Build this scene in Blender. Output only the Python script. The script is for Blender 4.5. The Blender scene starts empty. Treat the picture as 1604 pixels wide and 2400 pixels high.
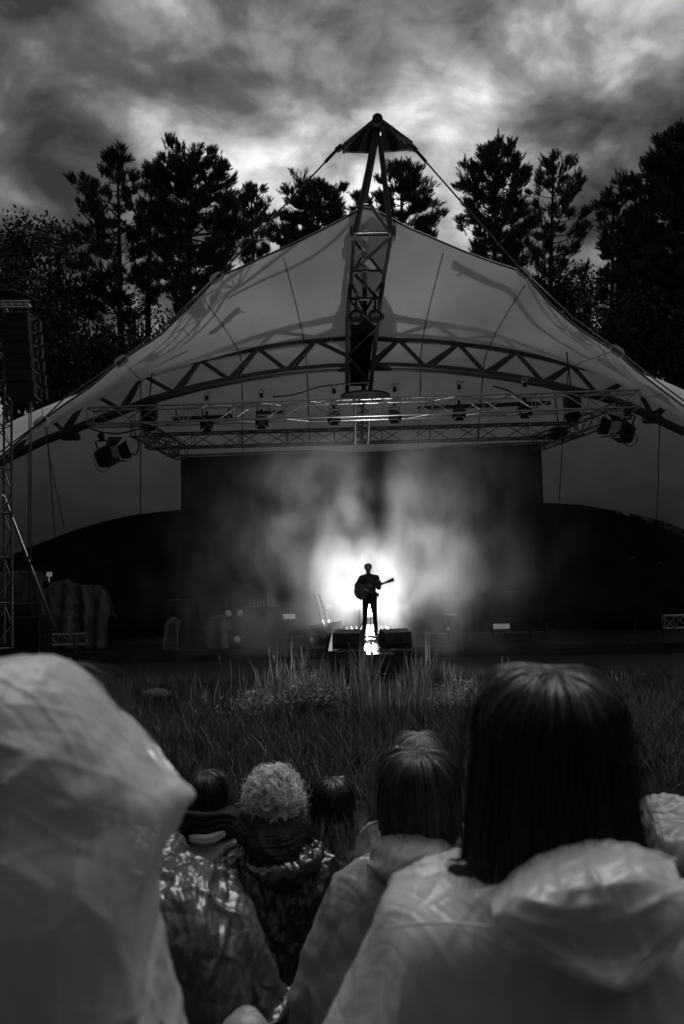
import bpy, math, random
import numpy as np
from mathutils import Vector, Matrix, Quaternion

random.seed(7); rng = np.random.default_rng(7)
SC = bpy.context.scene
COL = SC.collection
R = math.radians

# ------------------------------------------------------------------ camera
FPX, CX, CY = 1867.0, 802.0, 1200.0          # focal length and centre in photo pixels
CAM_Z = 2.4
PITCH, ROLL = math.atan2(150, 1867), R(-1.0)
camd = bpy.data.cameras.new('camera'); cam = bpy.data.objects.new('camera', camd); COL.objects.link(cam)
camd.sensor_fit = 'VERTICAL'; camd.sensor_height = 36.0; camd.lens = 36.0 * FPX / 2400.0
camd.clip_start = 0.05; camd.clip_end = 2000
CAM_R = Matrix.Rotation(R(90) + PITCH, 4, 'X') @ Matrix.Rotation(ROLL, 4, 'Z')
cam.matrix_world = Matrix.Translation((0, 0, CAM_Z)) @ CAM_R
camd.dof.use_dof = True; camd.dof.focus_distance = 7.0; camd.dof.aperture_fstop = 4.0
SC.camera = cam
CR = np.array(CAM_R.to_3x3())

def P(px, py, d):
    """World point at forward distance d that the photo shows at pixel (px, py)."""
    v = CR @ np.array([(px - CX) / FPX, (CY - py) / FPX, -1.0])
    v = v * (d / v[1])
    return Vector((v[0], v[1], v[2] + CAM_Z))
def PX(d): return d / FPX                     # metres per photo pixel at distance d

# ------------------------------------------------------------------ world, sun, exposure
SC.render.engine = 'CYCLES'
SC.view_settings.view_transform = 'Standard'; SC.view_settings.look = 'None'
SC.view_settings.exposure = 0.0; SC.view_settings.gamma = 1.0
SC.view_settings.use_curve_mapping = False
SC.cycles.use_denoising = True
SC.cycles.max_bounces = 6; SC.cycles.transparent_max_bounces = 8; SC.cycles.volume_bounces = 1
SC.cycles.volume_step_rate = 2.0; SC.cycles.volume_max_steps = 96
SC.cycles.sample_clamp_indirect = 4.0
SUN_EL, SUN_AZ = R(62), R(18)
LAMP_W, SMOKE_D = 1900.0, 1.75

wd = bpy.data.worlds.new('World'); SC.world = wd; wd.use_nodes = True
nt = wd.node_tree; N, L = nt.nodes, nt.links
bg = N['Background']
def nd(tree, kind, **kw):
    n = tree.nodes.new(kind)
    for k, v in kw.items():
        if hasattr(n, k): setattr(n, k, v)
        else: n.inputs[k].default_value = v
    return n
def mth(tree, op, a, b=None, c=None, clamp=False):
    n = tree.nodes.new('ShaderNodeMath'); n.operation = op; n.use_clamp = clamp
    for i, s in enumerate((a, b, c)):
        if s is None: continue
        if hasattr(s, 'is_linked') or hasattr(s, 'links'): tree.links.new(s, n.inputs[i])
        else: n.inputs[i].default_value = s
    return n.outputs[0]
def ramp(tree, fac, stops, interp='LINEAR'):
    n = tree.nodes.new('ShaderNodeValToRGB'); n.color_ramp.interpolation = interp
    els = n.color_ramp.elements
    while len(els) < len(stops): els.new(0.5)
    for e, (p, v) in zip(els, stops):
        e.position = p; e.color = (v, v, v, 1)
    tree.links.new(fac, n.inputs[0]); return n.outputs[0]
tc = nd(nt, 'ShaderNodeTexCoord')
sep = nd(nt, 'ShaderNodeSeparateXYZ'); L.new(tc.outputs['Generated'], sep.inputs[0])
zz = mth(nt, 'ADD', mth(nt, 'MAXIMUM', sep.outputs[2], 0.0), 0.30)
cmb = nd(nt, 'ShaderNodeCombineXYZ')
L.new(mth(nt, 'DIVIDE', sep.outputs[0], zz), cmb.inputs[0])
L.new(mth(nt, 'DIVIDE', sep.outputs[1], zz), cmb.inputs[1])
n1 = nd(nt, 'ShaderNodeTexNoise'); n1.inputs['Scale'].default_value = 3.6; n1.inputs['Detail'].default_value = 7
n1.inputs['Roughness'].default_value = 0.5; n1.inputs['Distortion'].default_value = 0.7
L.new(cmb.outputs[0], n1.inputs['Vector'])
n2 = nd(nt, 'ShaderNodeTexNoise'); n2.inputs['Scale'].default_value = 1.5; n2.inputs['Detail'].default_value = 3
mp = nd(nt, 'ShaderNodeMapping'); mp.inputs['Location'].default_value = (3.7, 1.3, 0.4)
L.new(cmb.outputs[0], mp.inputs[0]); L.new(mp.outputs[0], n2.inputs['Vector'])
n3 = nd(nt, 'ShaderNodeTexNoise'); n3.inputs['Scale'].default_value = 11.0; n3.inputs['Detail'].default_value = 5; n3.inputs['Roughness'].default_value = .55; n3.inputs['Distortion'].default_value = .4
L.new(cmb.outputs[0], n3.inputs['Vector'])
cl = mth(nt, 'ADD', mth(nt, 'MULTIPLY', n1.outputs['Fac'], 1.25), mth(nt, 'MULTIPLY', n2.outputs['Fac'], 0.6))
cl = mth(nt, 'ADD', cl, mth(nt, 'MULTIPLY', n3.outputs['Fac'], 0.52))
cl = mth(nt, 'SUBTRACT', cl, 0.635)
# thinner cloud: the breaks the evening light comes through
for px, py, width, gain in (
        (590, 345, 0.20, 0.10), (1110, 240, 0.14, 0.25), (900, 360, 0.14, 0.06), (820, 400, 0.32, 0.15), (800, -80, 0.30, -0.10), (1430, 110, 0.14, -0.12), (640, 300, 0.22, 0.03), (1600, 250, .10, -.06), (1590, 150, 0.08, 0.04),
        (330, 150, 0.16, 0.07), (1320, 110, 0.12, 0.05), (1390, 300, 0.13, -0.14), (1600, 420, 0.2, -0.08), (0, 330, 0.22, -0.16), (850, 20, 0.16, -0.16), (60, 0, 0.2, -0.12), (840, 230, 0.07, -0.08)):
    v = P(px, py, 10) - Vector((0, 0, CAM_Z)); v.normalize()
    dt = nd(nt, 'ShaderNodeVectorMath', operation='DISTANCE')
    L.new(tc.outputs['Generated'], dt.inputs[0]); dt.inputs[1].default_value = v
    q = mth(nt, 'DIVIDE', dt.outputs['Value'], width)
    g = mth(nt, 'POWER', 2.718, mth(nt, 'MULTIPLY', mth(nt, 'MULTIPLY', q, q), -1.0))
    cl = mth(nt, 'ADD', cl, mth(nt, 'MULTIPLY', g, gain))
cloud = ramp(nt, cl, [(0.30, 0.022), (0.48, 0.07), (0.62, 0.17), (0.78, 0.42), (0.98, 0.95)], 'LINEAR')
sky = nd(nt, 'ShaderNodeTexSky'); sky.sky_type = 'NISHITA'; sky.sun_disc = False
sky.sun_elevation = SUN_EL; sky.sun_rotation = SUN_AZ
bw = nd(nt, 'ShaderNodeRGBToBW'); L.new(sky.outputs[0], bw.inputs[0])
veil = mth(nt, 'MINIMUM', mth(nt, 'MULTIPLY', bw.outputs[0], 0.02), 0.6)
# an overcast sky is three times as bright overhead as at the horizon
cie = mth(nt, 'ADD', .55, mth(nt, 'MULTIPLY', mth(nt, 'MAXIMUM', sep.outputs[2], 0.0), 1.1))
cloud = mth(nt, 'MULTIPLY', cloud, cie)
tot = mth(nt, 'ADD', mth(nt, 'MULTIPLY', cloud, 9.0), mth(nt, 'MULTIPLY', veil, 1.0))
cc = nd(nt, 'ShaderNodeCombineXYZ')
for i in range(3): L.new(tot, cc.inputs[i])
L.new(cc.outputs[0], bg.inputs['Color']); bg.inputs['Strength'].default_value = 0.15

sund = bpy.data.lights.new('sun', 'SUN'); sun = bpy.data.objects.new('sun', sund); COL.objects.link(sun)
sund.energy = 1.4; sund.angle = R(40); sund.color = (1, 1, 1)
sun.rotation_euler = (Vector((math.sin(SUN_AZ) * math.cos(SUN_EL), math.cos(SUN_AZ) * math.cos(SUN_EL), math.sin(SUN_EL)))).to_track_quat('Z', 'Y').to_euler()
sun.location = (0, 0, 40)

# ------------------------------------------------------------------ materials (black and white place: greys only)
MATS = {}
def pm(name, col, rough=0.6, metal=0.0, var=0.35, scale=6.0, bump=0.0, bscale=40.0, spec=0.5, coat=0.0, transl=0.0, emit=0.0, bkind='noise', bdist=0.01, island=0.0, film=0.0):
    m = bpy.data.materials.new(name); m.use_nodes = True; t = m.node_tree
    b = t.nodes['Principled BSDF']; out = t.nodes['Material Output']
    co = nd(t, 'ShaderNodeTexCoord')
    nz = nd(t, 'ShaderNodeTexNoise'); nz.inputs['Scale'].default_value = scale; nz.inputs['Detail'].default_value = 6
    nz.inputs['Roughness'].default_value = 0.62
    t.links.new(co.outputs['Object'], nz.inputs['Vector'])
    c = ramp(t, nz.outputs['Fac'], [(0.28, col * (1 - var)), (0.72, min(1, col * (1 + var)))])
    if island:                                # every blade, leaf or strand has its own shade
        gi = nd(t, 'ShaderNodeNewGeometry'); k = mth(t, 'ADD', mth(t, 'MULTIPLY', gi.outputs['Random Per Island'], 2 * island), 1 - island)
        vm_ = nd(t, 'ShaderNodeVectorMath', operation='SCALE'); t.links.new(c, vm_.inputs[0]); t.links.new(k, vm_.inputs['Scale']); c = vm_.outputs[0]
    t.links.new(c, b.inputs['Base Color'])
    rr = mth(t, 'ADD', mth(t, 'MULTIPLY', nz.outputs['Fac'], 0.3), max(0.03, rough - 0.15), clamp=True)
    t.links.new(rr, b.inputs['Roughness'])
    b.inputs['Metallic'].default_value = metal
    b.inputs['Specular IOR Level'].default_value = spec
    b.inputs['Coat Weight'].default_value = coat; b.inputs['Coat Roughness'].default_value = 0.12
    if emit: b.inputs['Emission Color'].default_value = (1, 1, 1, 1); b.inputs['Emission Strength'].default_value = emit
    nrm = None
    if bump:
        bn = nd(t, 'ShaderNodeBump'); bn.inputs['Strength'].default_value = bump; bn.inputs['Distance'].default_value = bdist
        if bkind == 'crinkle':
            w = nd(t, 'ShaderNodeTexNoise'); w.inputs['Scale'].default_value = bscale * 0.5; w.inputs['Detail'].default_value = 2
            t.links.new(co.outputs['Object'], w.inputs['Vector'])
            vm = nd(t, 'ShaderNodeVectorMath', operation='MULTIPLY_ADD'); t.links.new(w.outputs['Color'], vm.inputs[0])
            vm.inputs[1].default_value = (0.08,) * 3; t.links.new(co.outputs['Object'], vm.inputs[2])
            vo = nd(t, 'ShaderNodeTexVoronoi'); vo.feature = 'DISTANCE_TO_EDGE'; vo.inputs['Scale'].default_value = bscale
            vo.inputs['Randomness'].default_value = 1.0
            t.links.new(vm.outputs[0], vo.inputs['Vector']); h = vo.outputs['Distance']
        else:
            b2 = nd(t, 'ShaderNodeTexNoise'); b2.inputs['Scale'].default_value = bscale; b2.inputs['Detail'].default_value = 5
            t.links.new(co.outputs['Object'], b2.inputs['Vector']); h = b2.outputs['Fac']
        t.links.new(h, bn.inputs['Height']); t.links.new(bn.outputs[0], b.inputs['Normal']); nrm = bn.outputs[0]
    if transl:
        tr = nd(t, 'ShaderNodeBsdfTranslucent'); t.links.new(c, tr.inputs['Color'])
        if nrm: t.links.new(nrm, tr.inputs['Normal'])
        mx = nd(t, 'ShaderNodeMixShader'); mx.inputs[0].default_value = transl
        t.links.new(b.outputs[0], mx.inputs[1]); t.links.new(tr.outputs[0], mx.inputs[2]); t.links.new(mx.outputs[0], out.inputs['Surface'])
    if film:                                  # thin clear sheet: seen through where faced, denser at a glancing angle
        lk = out.inputs['Surface'].links[0].from_socket
        lw = nd(t, 'ShaderNodeLayerWeight'); lw.inputs['Blend'].default_value = .45
        if nrm: t.links.new(nrm, lw.inputs['Normal'])
        tp = nd(t, 'ShaderNodeBsdfTransparent'); mx2 = nd(t, 'ShaderNodeMixShader')
        t.links.new(mth(t, 'MULTIPLY', mth(t, 'SUBTRACT', 1.0, lw.outputs['Facing']), film), mx2.inputs[0])
        t.links.new(lk, mx2.inputs[1]); t.links.new(tp.outputs[0], mx2.inputs[2]); t.links.new(mx2.outputs[0], out.inputs['Surface'])
    MATS[name] = m; return m
M = MATS
pm('soil', 0.03, 0.9, bump=0.6, bscale=9, bdist=0.05)
pm('bank_ground', 0.025, 0.95, bump=0.8, bscale=5, scale=1.2, var=0.7, bdist=0.1)
pm('terrace_stone', 0.05, 0.85, bump=0.4, bscale=30)
pm('pond_water', 0.008, 0.12, var=0.2, scale=1.5, bump=0.12, bscale=5, bdist=0.02)
pm('wet_paving', 0.022, 0.7, bump=0.3, bscale=14, scale=2, var=0.4)
pm('stage_boards', 0.03, 0.45, bump=0.15, bscale=12, scale=3)
pm('wet_boards', 0.05, 0.2, bump=0.25, bscale=6, scale=4, var=0.5)
pm('membrane', 0.47, 0.6, transl=0.12, var=0.16, scale=0.9, bump=0.06, bscale=160)
pm('seam_tape', 0.24, 0.7, var=0.2)
pm('painted_steel', 0.07, 0.42, var=0.3, scale=5, bump=0.05, spec=0.4)
pm('lit_steel', 0.35, 0.28, metal=0.85, var=0.3, scale=7)  # mast steel paled to stand for light on its upper tubes
pm('aluminium', 0.42, 0.34, metal=0.9, var=0.25, scale=9)
pm('cable_steel', 0.05, 0.5, metal=0.3)
pm('black_metal', 0.012, 0.5, var=0.3, spec=0.35)
pm('rubber', 0.012, 0.65)
pm('black_cloth', 0.008, 0.95, var=0.3, bump=0.3, bscale=20, spec=0.1)
pm('grille', 0.008, 0.6, bump=0.5, bscale=220, spec=0.25, bdist=0.004)
pm('cabinet', 0.014, 0.5, bump=0.2, bscale=90)
pm('lens_glass', 0.10, 0.08, spec=0.8, coat=0.6)
pm('clear_glass', 0.28, 0.08, spec=0.9, coat=1.0, transl=0.55)
pm('lamp_lens', 0.9, 0.4, emit=14.0)
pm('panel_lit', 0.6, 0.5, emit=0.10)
pm('bulb_dim', 0.4, 0.4, emit=0.03)
pm('tarp', 0.10, 0.38, var=0.4, scale=4, bump=0.5, bscale=7, bkind='crinkle', bdist=0.04)
pm('wood', 0.06, 0.45, var=0.4, scale=9)
pm('guitar_top', 0.12, 0.25, var=0.3, scale=5, coat=0.5)
pm('skin', 0.30, 0.5, var=0.12, bump=0.1, bscale=120)
pm('shirt', 0.03, 0.85, bump=0.3, bscale=50)
pm('denim', 0.04, 0.9, bump=0.3, bscale=120)
pm('leather', 0.02, 0.4)
pm('hair_dark', 0.016, 0.36, var=0.5, scale=30, island=0.85)
pm('hair_black', 0.013, 0.34, var=0.5, scale=30, island=0.85)
pm('hair_brown', 0.036, 0.36, var=0.6, scale=30, island=0.85)
pm('hair_light_ends', 0.20, 0.42, var=0.6, scale=20, island=0.85)
pm('hair_white', 0.78, 0.5, var=0.4, scale=25, transl=0.2, island=0.85)
pm('hair_grey', 0.24, 0.5, var=0.4, scale=40, island=0.85)
pm('poncho_pale', 0.76, 0.28, var=0.14, scale=6, transl=0.25, bump=0.10, bscale=14, bkind='crinkle', bdist=0.012, film=0.48, coat=0.12)
pm('poncho_white', 0.78, 0.30, var=0.12, scale=6, transl=0.22, bump=0.10, bscale=14, bkind='crinkle', bdist=0.012, film=0.30, coat=0.5)
pm('poncho_glossy', 0.085, 0.16, var=0.6, scale=7, transl=0.15, bump=0.55, bscale=11, bkind='crinkle', spec=0.7, coat=0.8, bdist=0.03)
pm('poncho_dark', 0.022, 0.17, var=0.6, scale=8, bump=0.6, bscale=12, bkind='crinkle', spec=0.7, coat=0.7, bdist=0.03)
pm('raincoat', 0.24, 0.42, var=0.25, scale=6, bump=0.3, bscale=12, bkind='crinkle', spec=0.5, bdist=0.02)
pm('raincoat_mid', 0.32, 0.45, var=0.2, scale=6, bump=0.3, bscale=12, bkind='crinkle', bdist=0.02)
pm('sweater', 0.62, 0.95, var=0.12, scale=60, bump=0.5, bscale=200, spec=0.1)
pm('scarf_dark', 0.03, 0.95, var=0.4, bump=0.4, bscale=160, spec=0.1)
pm('scarf_pale', 0.6, 0.95, var=0.2, bump=0.4, bscale=160, spec=0.1)
pm('bark', 0.030, 0.95, var=0.5, bump=0.8, bscale=14, scale=5, bdist=0.05, spec=0.2)
pm('pine_needles', 0.050, 0.75, var=0.5, scale=1.5, spec=0.15, island=0.85)  # needle colour raised to stand for haze over the trees
pm('broad_leaves', 0.040, 0.65, var=0.5, scale=1.2, transl=0.12, spec=0.2, island=0.85)
pm('dark_leaves', 0.026, 0.75, var=0.6, scale=1.0, transl=0.08, spec=0.15, island=0.85)
pm('grass_blades', 0.085, 0.45, var=0.7, scale=1.6, transl=0.2, spec=0.4, island=0.85)
pm('reed_blades', 0.38, 0.3, var=0.6, scale=2.5, transl=0.5, spec=0.5, island=0.85)  # stage light and wet sparkle put into a raised base colour
pm('petals', 0.6, 0.6, var=0.2)
pm('screen_cloth', 0.03, 0.95, var=.6, scale=.8, bump=.4, bscale=6, spec=.1, bdist=.05)
pm('jumper', 0.02, 0.95, bump=.3, bscale=80, spec=.1)
pm('water_bead', 0.7, 0.1, var=.1, spec=.9, coat=1.0, transl=.45)
pm('plate_paint', 0.5, 0.5, var=.2)
pm('stone', 0.08, 0.8, var=0.5, bump=0.5, bscale=20)

# ------------------------------------------------------------------ helpers
def fast_mesh(name, V, F, smooth=True):
    V = np.asarray(V, np.float32); F = np.asarray(F, np.int32)
    me = bpy.data.meshes.new(name); k = F.shape[1]
    me.vertices.add(len(V)); me.vertices.foreach_set('co', V.ravel())
    me.loops.add(F.size); me.loops.foreach_set('vertex_index', F.ravel())
    me.polygons.add(len(F)); me.polygons.foreach_set('loop_start', np.arange(0, F.size, k, dtype=np.int32))
    me.update(calc_edges=True); me.validate()
    if smooth: me.polygons.foreach_set('use_smooth', np.ones(len(me.polygons), bool))
    return me
class MB:
    def __init__(s): s.v = []; s.f = []
    def add(s, V, F):
        o = len(s.v); s.v.extend([tuple(p) for p in V]); s.f.extend([tuple(i + o for i in f) for f in F]); return s
    def box(s, c, size, rot=None, taper=1.0, bev=0.0):
        hx, hy, hz = [q / 2 for q in size]
        if bev <= 0:
            V = [(x * (taper if z > 0 else 1), y * (taper if z > 0 else 1), z) for z in (-hz, hz) for x, y in ((-hx, -hy), (hx, -hy), (hx, hy), (-hx, hy))]
            F = [(3, 2, 1, 0), (4, 5, 6, 7), (0, 1, 5, 4), (1, 2, 6, 5), (2, 3, 7, 6), (3, 0, 4, 7)]
        else:
            b = min(bev, hx * .9, hy * .9, hz * .9); V = []; 
            for z, i in ((-hz, b), (-hz + b, 0), (hz - b, 0), (hz, b)):
                x, y = hx - i, hy - i; bb = b if i == 0 else b * .5
                V += [(-x + bb, -y, z), (x - bb, -y, z), (x, -y + bb, z), (x, y - bb, z), (x - bb, y, z), (-x + bb, y, z), (-x, y - bb, z), (-x, -y + bb, z)]
            F = [tuple(range(7, -1, -1)), tuple(range(24, 32))]
            for l in range(3):
                for i in range(8): j = (i + 1) % 8; F.append((l * 8 + i, l * 8 + j, l * 8 + 8 + j, l * 8 + 8 + i))
        m = rot if rot is not None else Matrix.Identity(3)
        return s.add([Vector(c) + m @ Vector(v) for v in V], F)
    def tube(s, pts, r, n=8, caps=True):
        pts = [Vector(p) for p in pts]; rs = r if isinstance(r, (list, tuple)) else [r] * len(pts)
        V = []; F = []; up = None
        for i, p in enumerate(pts):
            t = (pts[min(i + 1, len(pts) - 1)] - pts[max(i - 1, 0)]).normalized()
            if up is None: up = t.orthogonal().normalized()
            up = (up - t * up.dot(t)).normalized(); sd = t.cross(up)
            for k in range(n):
                a = 2 * math.pi * k / n; V.append(p + (up * math.cos(a) + sd * math.sin(a)) * rs[i])
        for i in range(len(pts) - 1):
            for k in range(n):
                j = (k + 1) % n; F.append((i * n + k, i * n + j, (i + 1) * n + j, (i + 1) * n + k))
        if caps: F.append(tuple(range(n - 1, -1, -1))); F.append(tuple((len(pts) - 1) * n + k for k in range(n)))
        return s.add(V, F)
    def ell(s, c, r, nu=16, nv=10, rot=None):
        V = [(0, 0, -1)]; F = []
        for i in range(1, nv):
            t = math.pi * i / nv
            for k in range(nu): a = 2 * math.pi * k / nu; V.append((math.sin(t) * math.cos(a), math.sin(t) * math.sin(a), -math.cos(t)))
        V.append((0, 0, 1))
        for k in range(nu):
            j = (k + 1) % nu; F.append((0, 1 + j, 1 + k)); e = 1 + (nv - 2) * nu; F.append((len(V) - 1, e + k, e + j))
        for i in range(nv - 2):
            for k in range(nu): j = (k + 1) % nu; a = 1 + i * nu; F.append((a + k, a + j, a + nu + j, a + nu + k))
        r = Vector(r) if not isinstance(r, (int, float)) else Vector((r, r, r))
        m = rot if rot is not None else Matrix.Identity(3)
        return s.add([Vector(c) + m @ Vector((v[0] * r.x, v[1] * r.y, v[2] * r.z)) for v in V], F)
    def chain(s, pts, rs, n=10):
        """Tapered limb: tube through the joints with a ball at every joint."""
        s.tube(pts, list(rs), n)
        for p, r in zip(pts, rs): s.ell(p, r * 1.0, 10, 8)
        return s
    def prism(s, poly, y0, y1, plane='xz'):
        n = len(poly)
        V = [(x, y0, z) for x, z in poly] + [(x, y1, z) for x, z in poly]
        F = [tuple(range(n)), tuple(range(2 * n - 1, n - 1, -1))] + [(j, i, i + n, j + n) for i, j in ((i, (i + 1) % n) for i in range(n))]
        return s.add(V, F)
    def mesh(s, name, smooth=False):
        me = bpy.data.meshes.new(name); me.from_pydata(s.v, [], s.f); me.update()
        if smooth: me.polygons.foreach_set('use_smooth', np.ones(len(me.polygons), bool))
        return me

def link(name, me, mat=None, parent=None, smooth_angle=None):
    o = bpy.data.objects.new(name, me); COL.objects.link(o)
    if mat is not None and not me.materials: me.materials.append(M[mat] if isinstance(mat, str) else mat)
    if parent is not None:
        o.parent = parent; o.matrix_parent_inverse = Matrix.Translation(-root_loc(parent))
    return o
def root_loc(p):                              # parts are written in world coordinates; only the Empty of a thing is displaced
    return Vector(p.location) if p.type == 'EMPTY' else Vector((0, 0, 0))
def tag(o, label=None, cat=None, group=None, kind=None):
    for k, v in (('label', label), ('category', cat), ('group', group), ('kind', kind)):
        if v: o[k] = v
    return o
def thing(name, label, cat, loc=(0, 0, 0), group=None):
    o = bpy.data.objects.new(name, None); COL.objects.link(o); o.location = loc; o.empty_display_size = 0.2
    return tag(o, label, cat, group)
def build(name, mb, mat, parent=None, smooth=False): return link(name, mb.mesh(name, smooth), mat, parent)
def copy_tree(o, parent=None):
    c = o.copy(); COL.objects.link(c)
    if parent is not None: c.parent = parent
    for ch in o.children: copy_tree(ch, c)
    return c
ROD = {}
def rod(name, a, b, r, mat, parent, n=8):
    """One straight tube as an object of its own; all of one material share a unit mesh."""
    if (mat, n) not in ROD:
        me = MB().tube([(0, 0, 0), (0, 0, 1)], 1.0, n).mesh('rod')
        me.polygons.foreach_set('use_smooth', np.array([len(p.vertices) == 4 for p in me.polygons], bool))
        me.materials.append(M[mat]); ROD[(mat, n)] = me
    o = bpy.data.objects.new(name, ROD[(mat, n)]); COL.objects.link(o)
    a, b = Vector(a), Vector(b); d = b - a
    o.parent = parent
    o.rotation_mode = 'QUATERNION'; o.rotation_quaternion = d.to_track_quat('Z', 'Y')
    o.location = a - (root_loc(parent) if parent else Vector()); o.scale = (r, r, d.length)
    return o

# numpy value noise
def vnoise(p, seed=0):
    p = np.asarray(p, float); i = np.floor(p).astype(np.int64); f = p - i; f = f * f * (3 - 2 * f)
    def h(a, b, c):
        n = (a * 374761393 + b * 668265263 + c * 2147483647 + seed * 974634541) & 0xffffffff
        n = ((n ^ (n >> 13)) * 1274126177) & 0xffffffff; n = (n ^ (n >> 16)) & 0xffffffff
        return n / 4294967295.0
    r = 0
    for dx in (0, 1):
        for dy in (0, 1):
            for dz in (0, 1):
                w = (f[..., 0] if dx else 1 - f[..., 0]) * (f[..., 1] if dy else 1 - f[..., 1]) * (f[..., 2] if dz else 1 - f[..., 2])
                r = r + w * h(i[..., 0] + dx, i[..., 1] + dy, i[..., 2] + dz)
    return r
def ridge(p, seed=0): return 1 - np.abs(2 * vnoise(p, seed) - 1)
def creases(Pn, scale, seed):
    """Sharp fold field 0..1 for crumpled plastic."""
    w = np.stack([vnoise(Pn * scale * 0.6, seed + k) for k in (1, 2, 3)], -1) - 0.5
    q = Pn * scale + w * 1.4
    a = ridge(q, seed + 4) ** 3; b = ridge(q * 2.1 + 5, seed + 5) ** 3
    return a * 0.65 + b * 0.35
def crumple(Pn, f, seed, k=7):
    """Straight sharp creases of thin crumpled film, about -1..1."""
    g = np.random.default_rng(seed); h = 0
    w = np.stack([vnoise(Pn * f * .35, seed + i) for i in (1, 2, 3)], -1) - .5
    for i in range(k):
        d = g.normal(size=3); d[2] *= .55; d /= np.linalg.norm(d); ff = f * g.uniform(.45, 1.5)
        x = (Pn * ff + w * 1.1) @ d + g.random(); tri = np.abs(2 * (x - np.floor(x + .5)))
        m = np.clip((vnoise(Pn * f * .4 + i * 7.3, seed + 20 + i) - .38) * 3.2, 0, 1)
        h = h + ((tri - .5) * .55 + .42 * np.exp(-(tri / .13) ** 2) - .30 * np.exp(-((1 - tri) / .10) ** 2)) * m / (ff / f)
    return h
def catmull(Pts, n):
    """Catmull-Rom through rows of Pts (k, ...) sampled n times."""
    Pts = np.asarray(Pts, float); k = len(Pts)
    t = np.linspace(0, k - 1, n); i = np.minimum(t.astype(int), k - 2); f = (t - i).reshape((-1,) + (1,) * (Pts.ndim - 1))
    p0 = Pts[np.maximum(i - 1, 0)]; p1 = Pts[i]; p2 = Pts[i + 1]; p3 = Pts[np.minimum(i + 2, k - 1)]
    return 0.5 * (2 * p1 + (p2 - p0) * f + (2 * p0 - 5 * p1 + 4 * p2 - p3) * f ** 2 + (3 * p1 - p0 - 3 * p2 + p3) * f ** 3)
def grid_faces(nv, nu, closed):
    c = nu if closed else nu - 1
    i, j = np.meshgrid(np.arange(nv - 1), np.arange(c), indexing='ij'); i = i.ravel(); j = j.ravel(); k = (j + 1) % nu
    return np.stack([i * nu + j, i * nu + k, (i + 1) * nu + k, (i + 1) * nu + j], 1)
def grid_normals(G, closed):
    du = (np.roll(G, -1, 1) - np.roll(G, 1, 1)) if closed else np.gradient(G, axis=1)
    dv = np.gradient(G, axis=0); n = np.cross(du, dv); return n / (np.linalg.norm(n, axis=-1, keepdims=True) + 1e-9)
# ================================================================== ground, water, terrace
def sstep(a, b, x): t = np.clip((x - a) / (b - a), 0, 1); return t * t * (3 - 2 * t)
ys = np.concatenate([np.linspace(-80, -6, 12), np.linspace(-5, 48, 107), np.linspace(50, 120, 18), np.linspace(140, 700, 8)])
xs = np.concatenate([np.linspace(-400, -50, 8), np.linspace(-45, 45, 91), np.linspace(50, 400, 8)])
X, Y = np.meshgrid(xs, ys)
def ground_z(X, Y):
    X = np.asarray(X, float); Y = np.asarray(Y, float)
    front = np.where(Y < 7.8, np.maximum(0, (5.0 - Y)) * 0.33 - 0.12 + 0.1 * sstep(5, 7.8, Y), -0.02)
    z = front - 0.4 * sstep(7.9, 8.9, Y) + 0.30 * sstep(18.0, 18.2, Y)
    side = 5.2 * sstep(30.2, 37.0, Y + np.maximum(0, np.abs(X) - 11) * 0.7)
    z = np.where(Y > 17, z + side + 0.25 * (vnoise(np.stack([X * .4, Y * .4, X * 0], -1), 3) - .5) * sstep(30, 34, Y), z)
    return z
Z = ground_z(X, Y)
o = link('ground', fast_mesh('ground', np.stack([X, Y, Z], -1).reshape(-1, 3), grid_faces(len(ys), len(xs), False)), 'bank_ground'); tag(o, kind='structure')
o = link('water', fast_mesh('water', [(-60, 7.6, -0.06), (60, 7.6, -0.06), (60, 18.4, -0.06), (-60, 18.4, -0.06)], [(0, 1, 2, 3)]), 'pond_water'); tag(o, kind='structure')
o = build('path', MB().box((0, 20.6, -0.03), (46, 4.7, 0.16)), 'wet_paving'); tag(o, kind='structure')
o = build('stage_floor', MB().box((0, 26.6, 0.16), (34, 7.2, 0.36)), 'stage_boards'); tag(o, kind='structure')
# stone terrace the audience sits on: (front of row, seat height)
rows = [(-1.6, 2.3), (-0.6, 2.0), (0.27, 1.70), (1.17, 1.40), (2.02, 1.08), (2.97, 0.80), (3.78, 0.58)]
mb = MB()
for i, (y, z) in enumerate(rows):
    mb.box((0, y - 0.02, z - 0.5), (24, 0.44, 1.0))
    yn = rows[i + 1][0] - 0.24 if i + 1 < len(rows) else 5.2
    mb.box((0, (y + 0.2 + yn) / 2, z - 0.42 - 0.4), (24, yn - y - 0.2 - 0.004, 0.8))
o = build('terrace', mb, 'terrace_stone'); tag(o, kind='structure')

# ================================================================== stage canopy
FE = [(-130, 1165, 18.4), (-40, 1105, 18.6), (20, 1055, 18.8), (100, 985, 19.1), (160, 942, 19.3), (215, 905, 19.5), (285, 845, 19.7), (330, 815, 19.8), (372, 789, 19.9),
      (430, 733, 20.0), (470, 692, 20.05), (498, 662, 20.1), (514, 648, 20.1), (560, 629, 20.1), (620, 601, 20.1), (680, 575, 20.1), (740, 546, 20.1), (790, 521, 20.15), (832, 496, 20.2), (850, 486, 20.25), (868, 487, 20.25),
      (900, 503, 20.2), (960, 535, 20.15), (1020, 560, 20.1), (1090, 590, 20.1), (1160, 616, 20.1), (1215, 633, 20.1), (1234, 646, 20.1), (1258, 676, 20.05), (1295, 718, 20.0), (1350, 766, 19.95), (1400, 798, 19.9), (1440, 822, 19.8),
      (1490, 866, 19.6), (1540, 905, 19.4), (1604, 953, 19.0), (1740, 1060, 18.4)]
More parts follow.
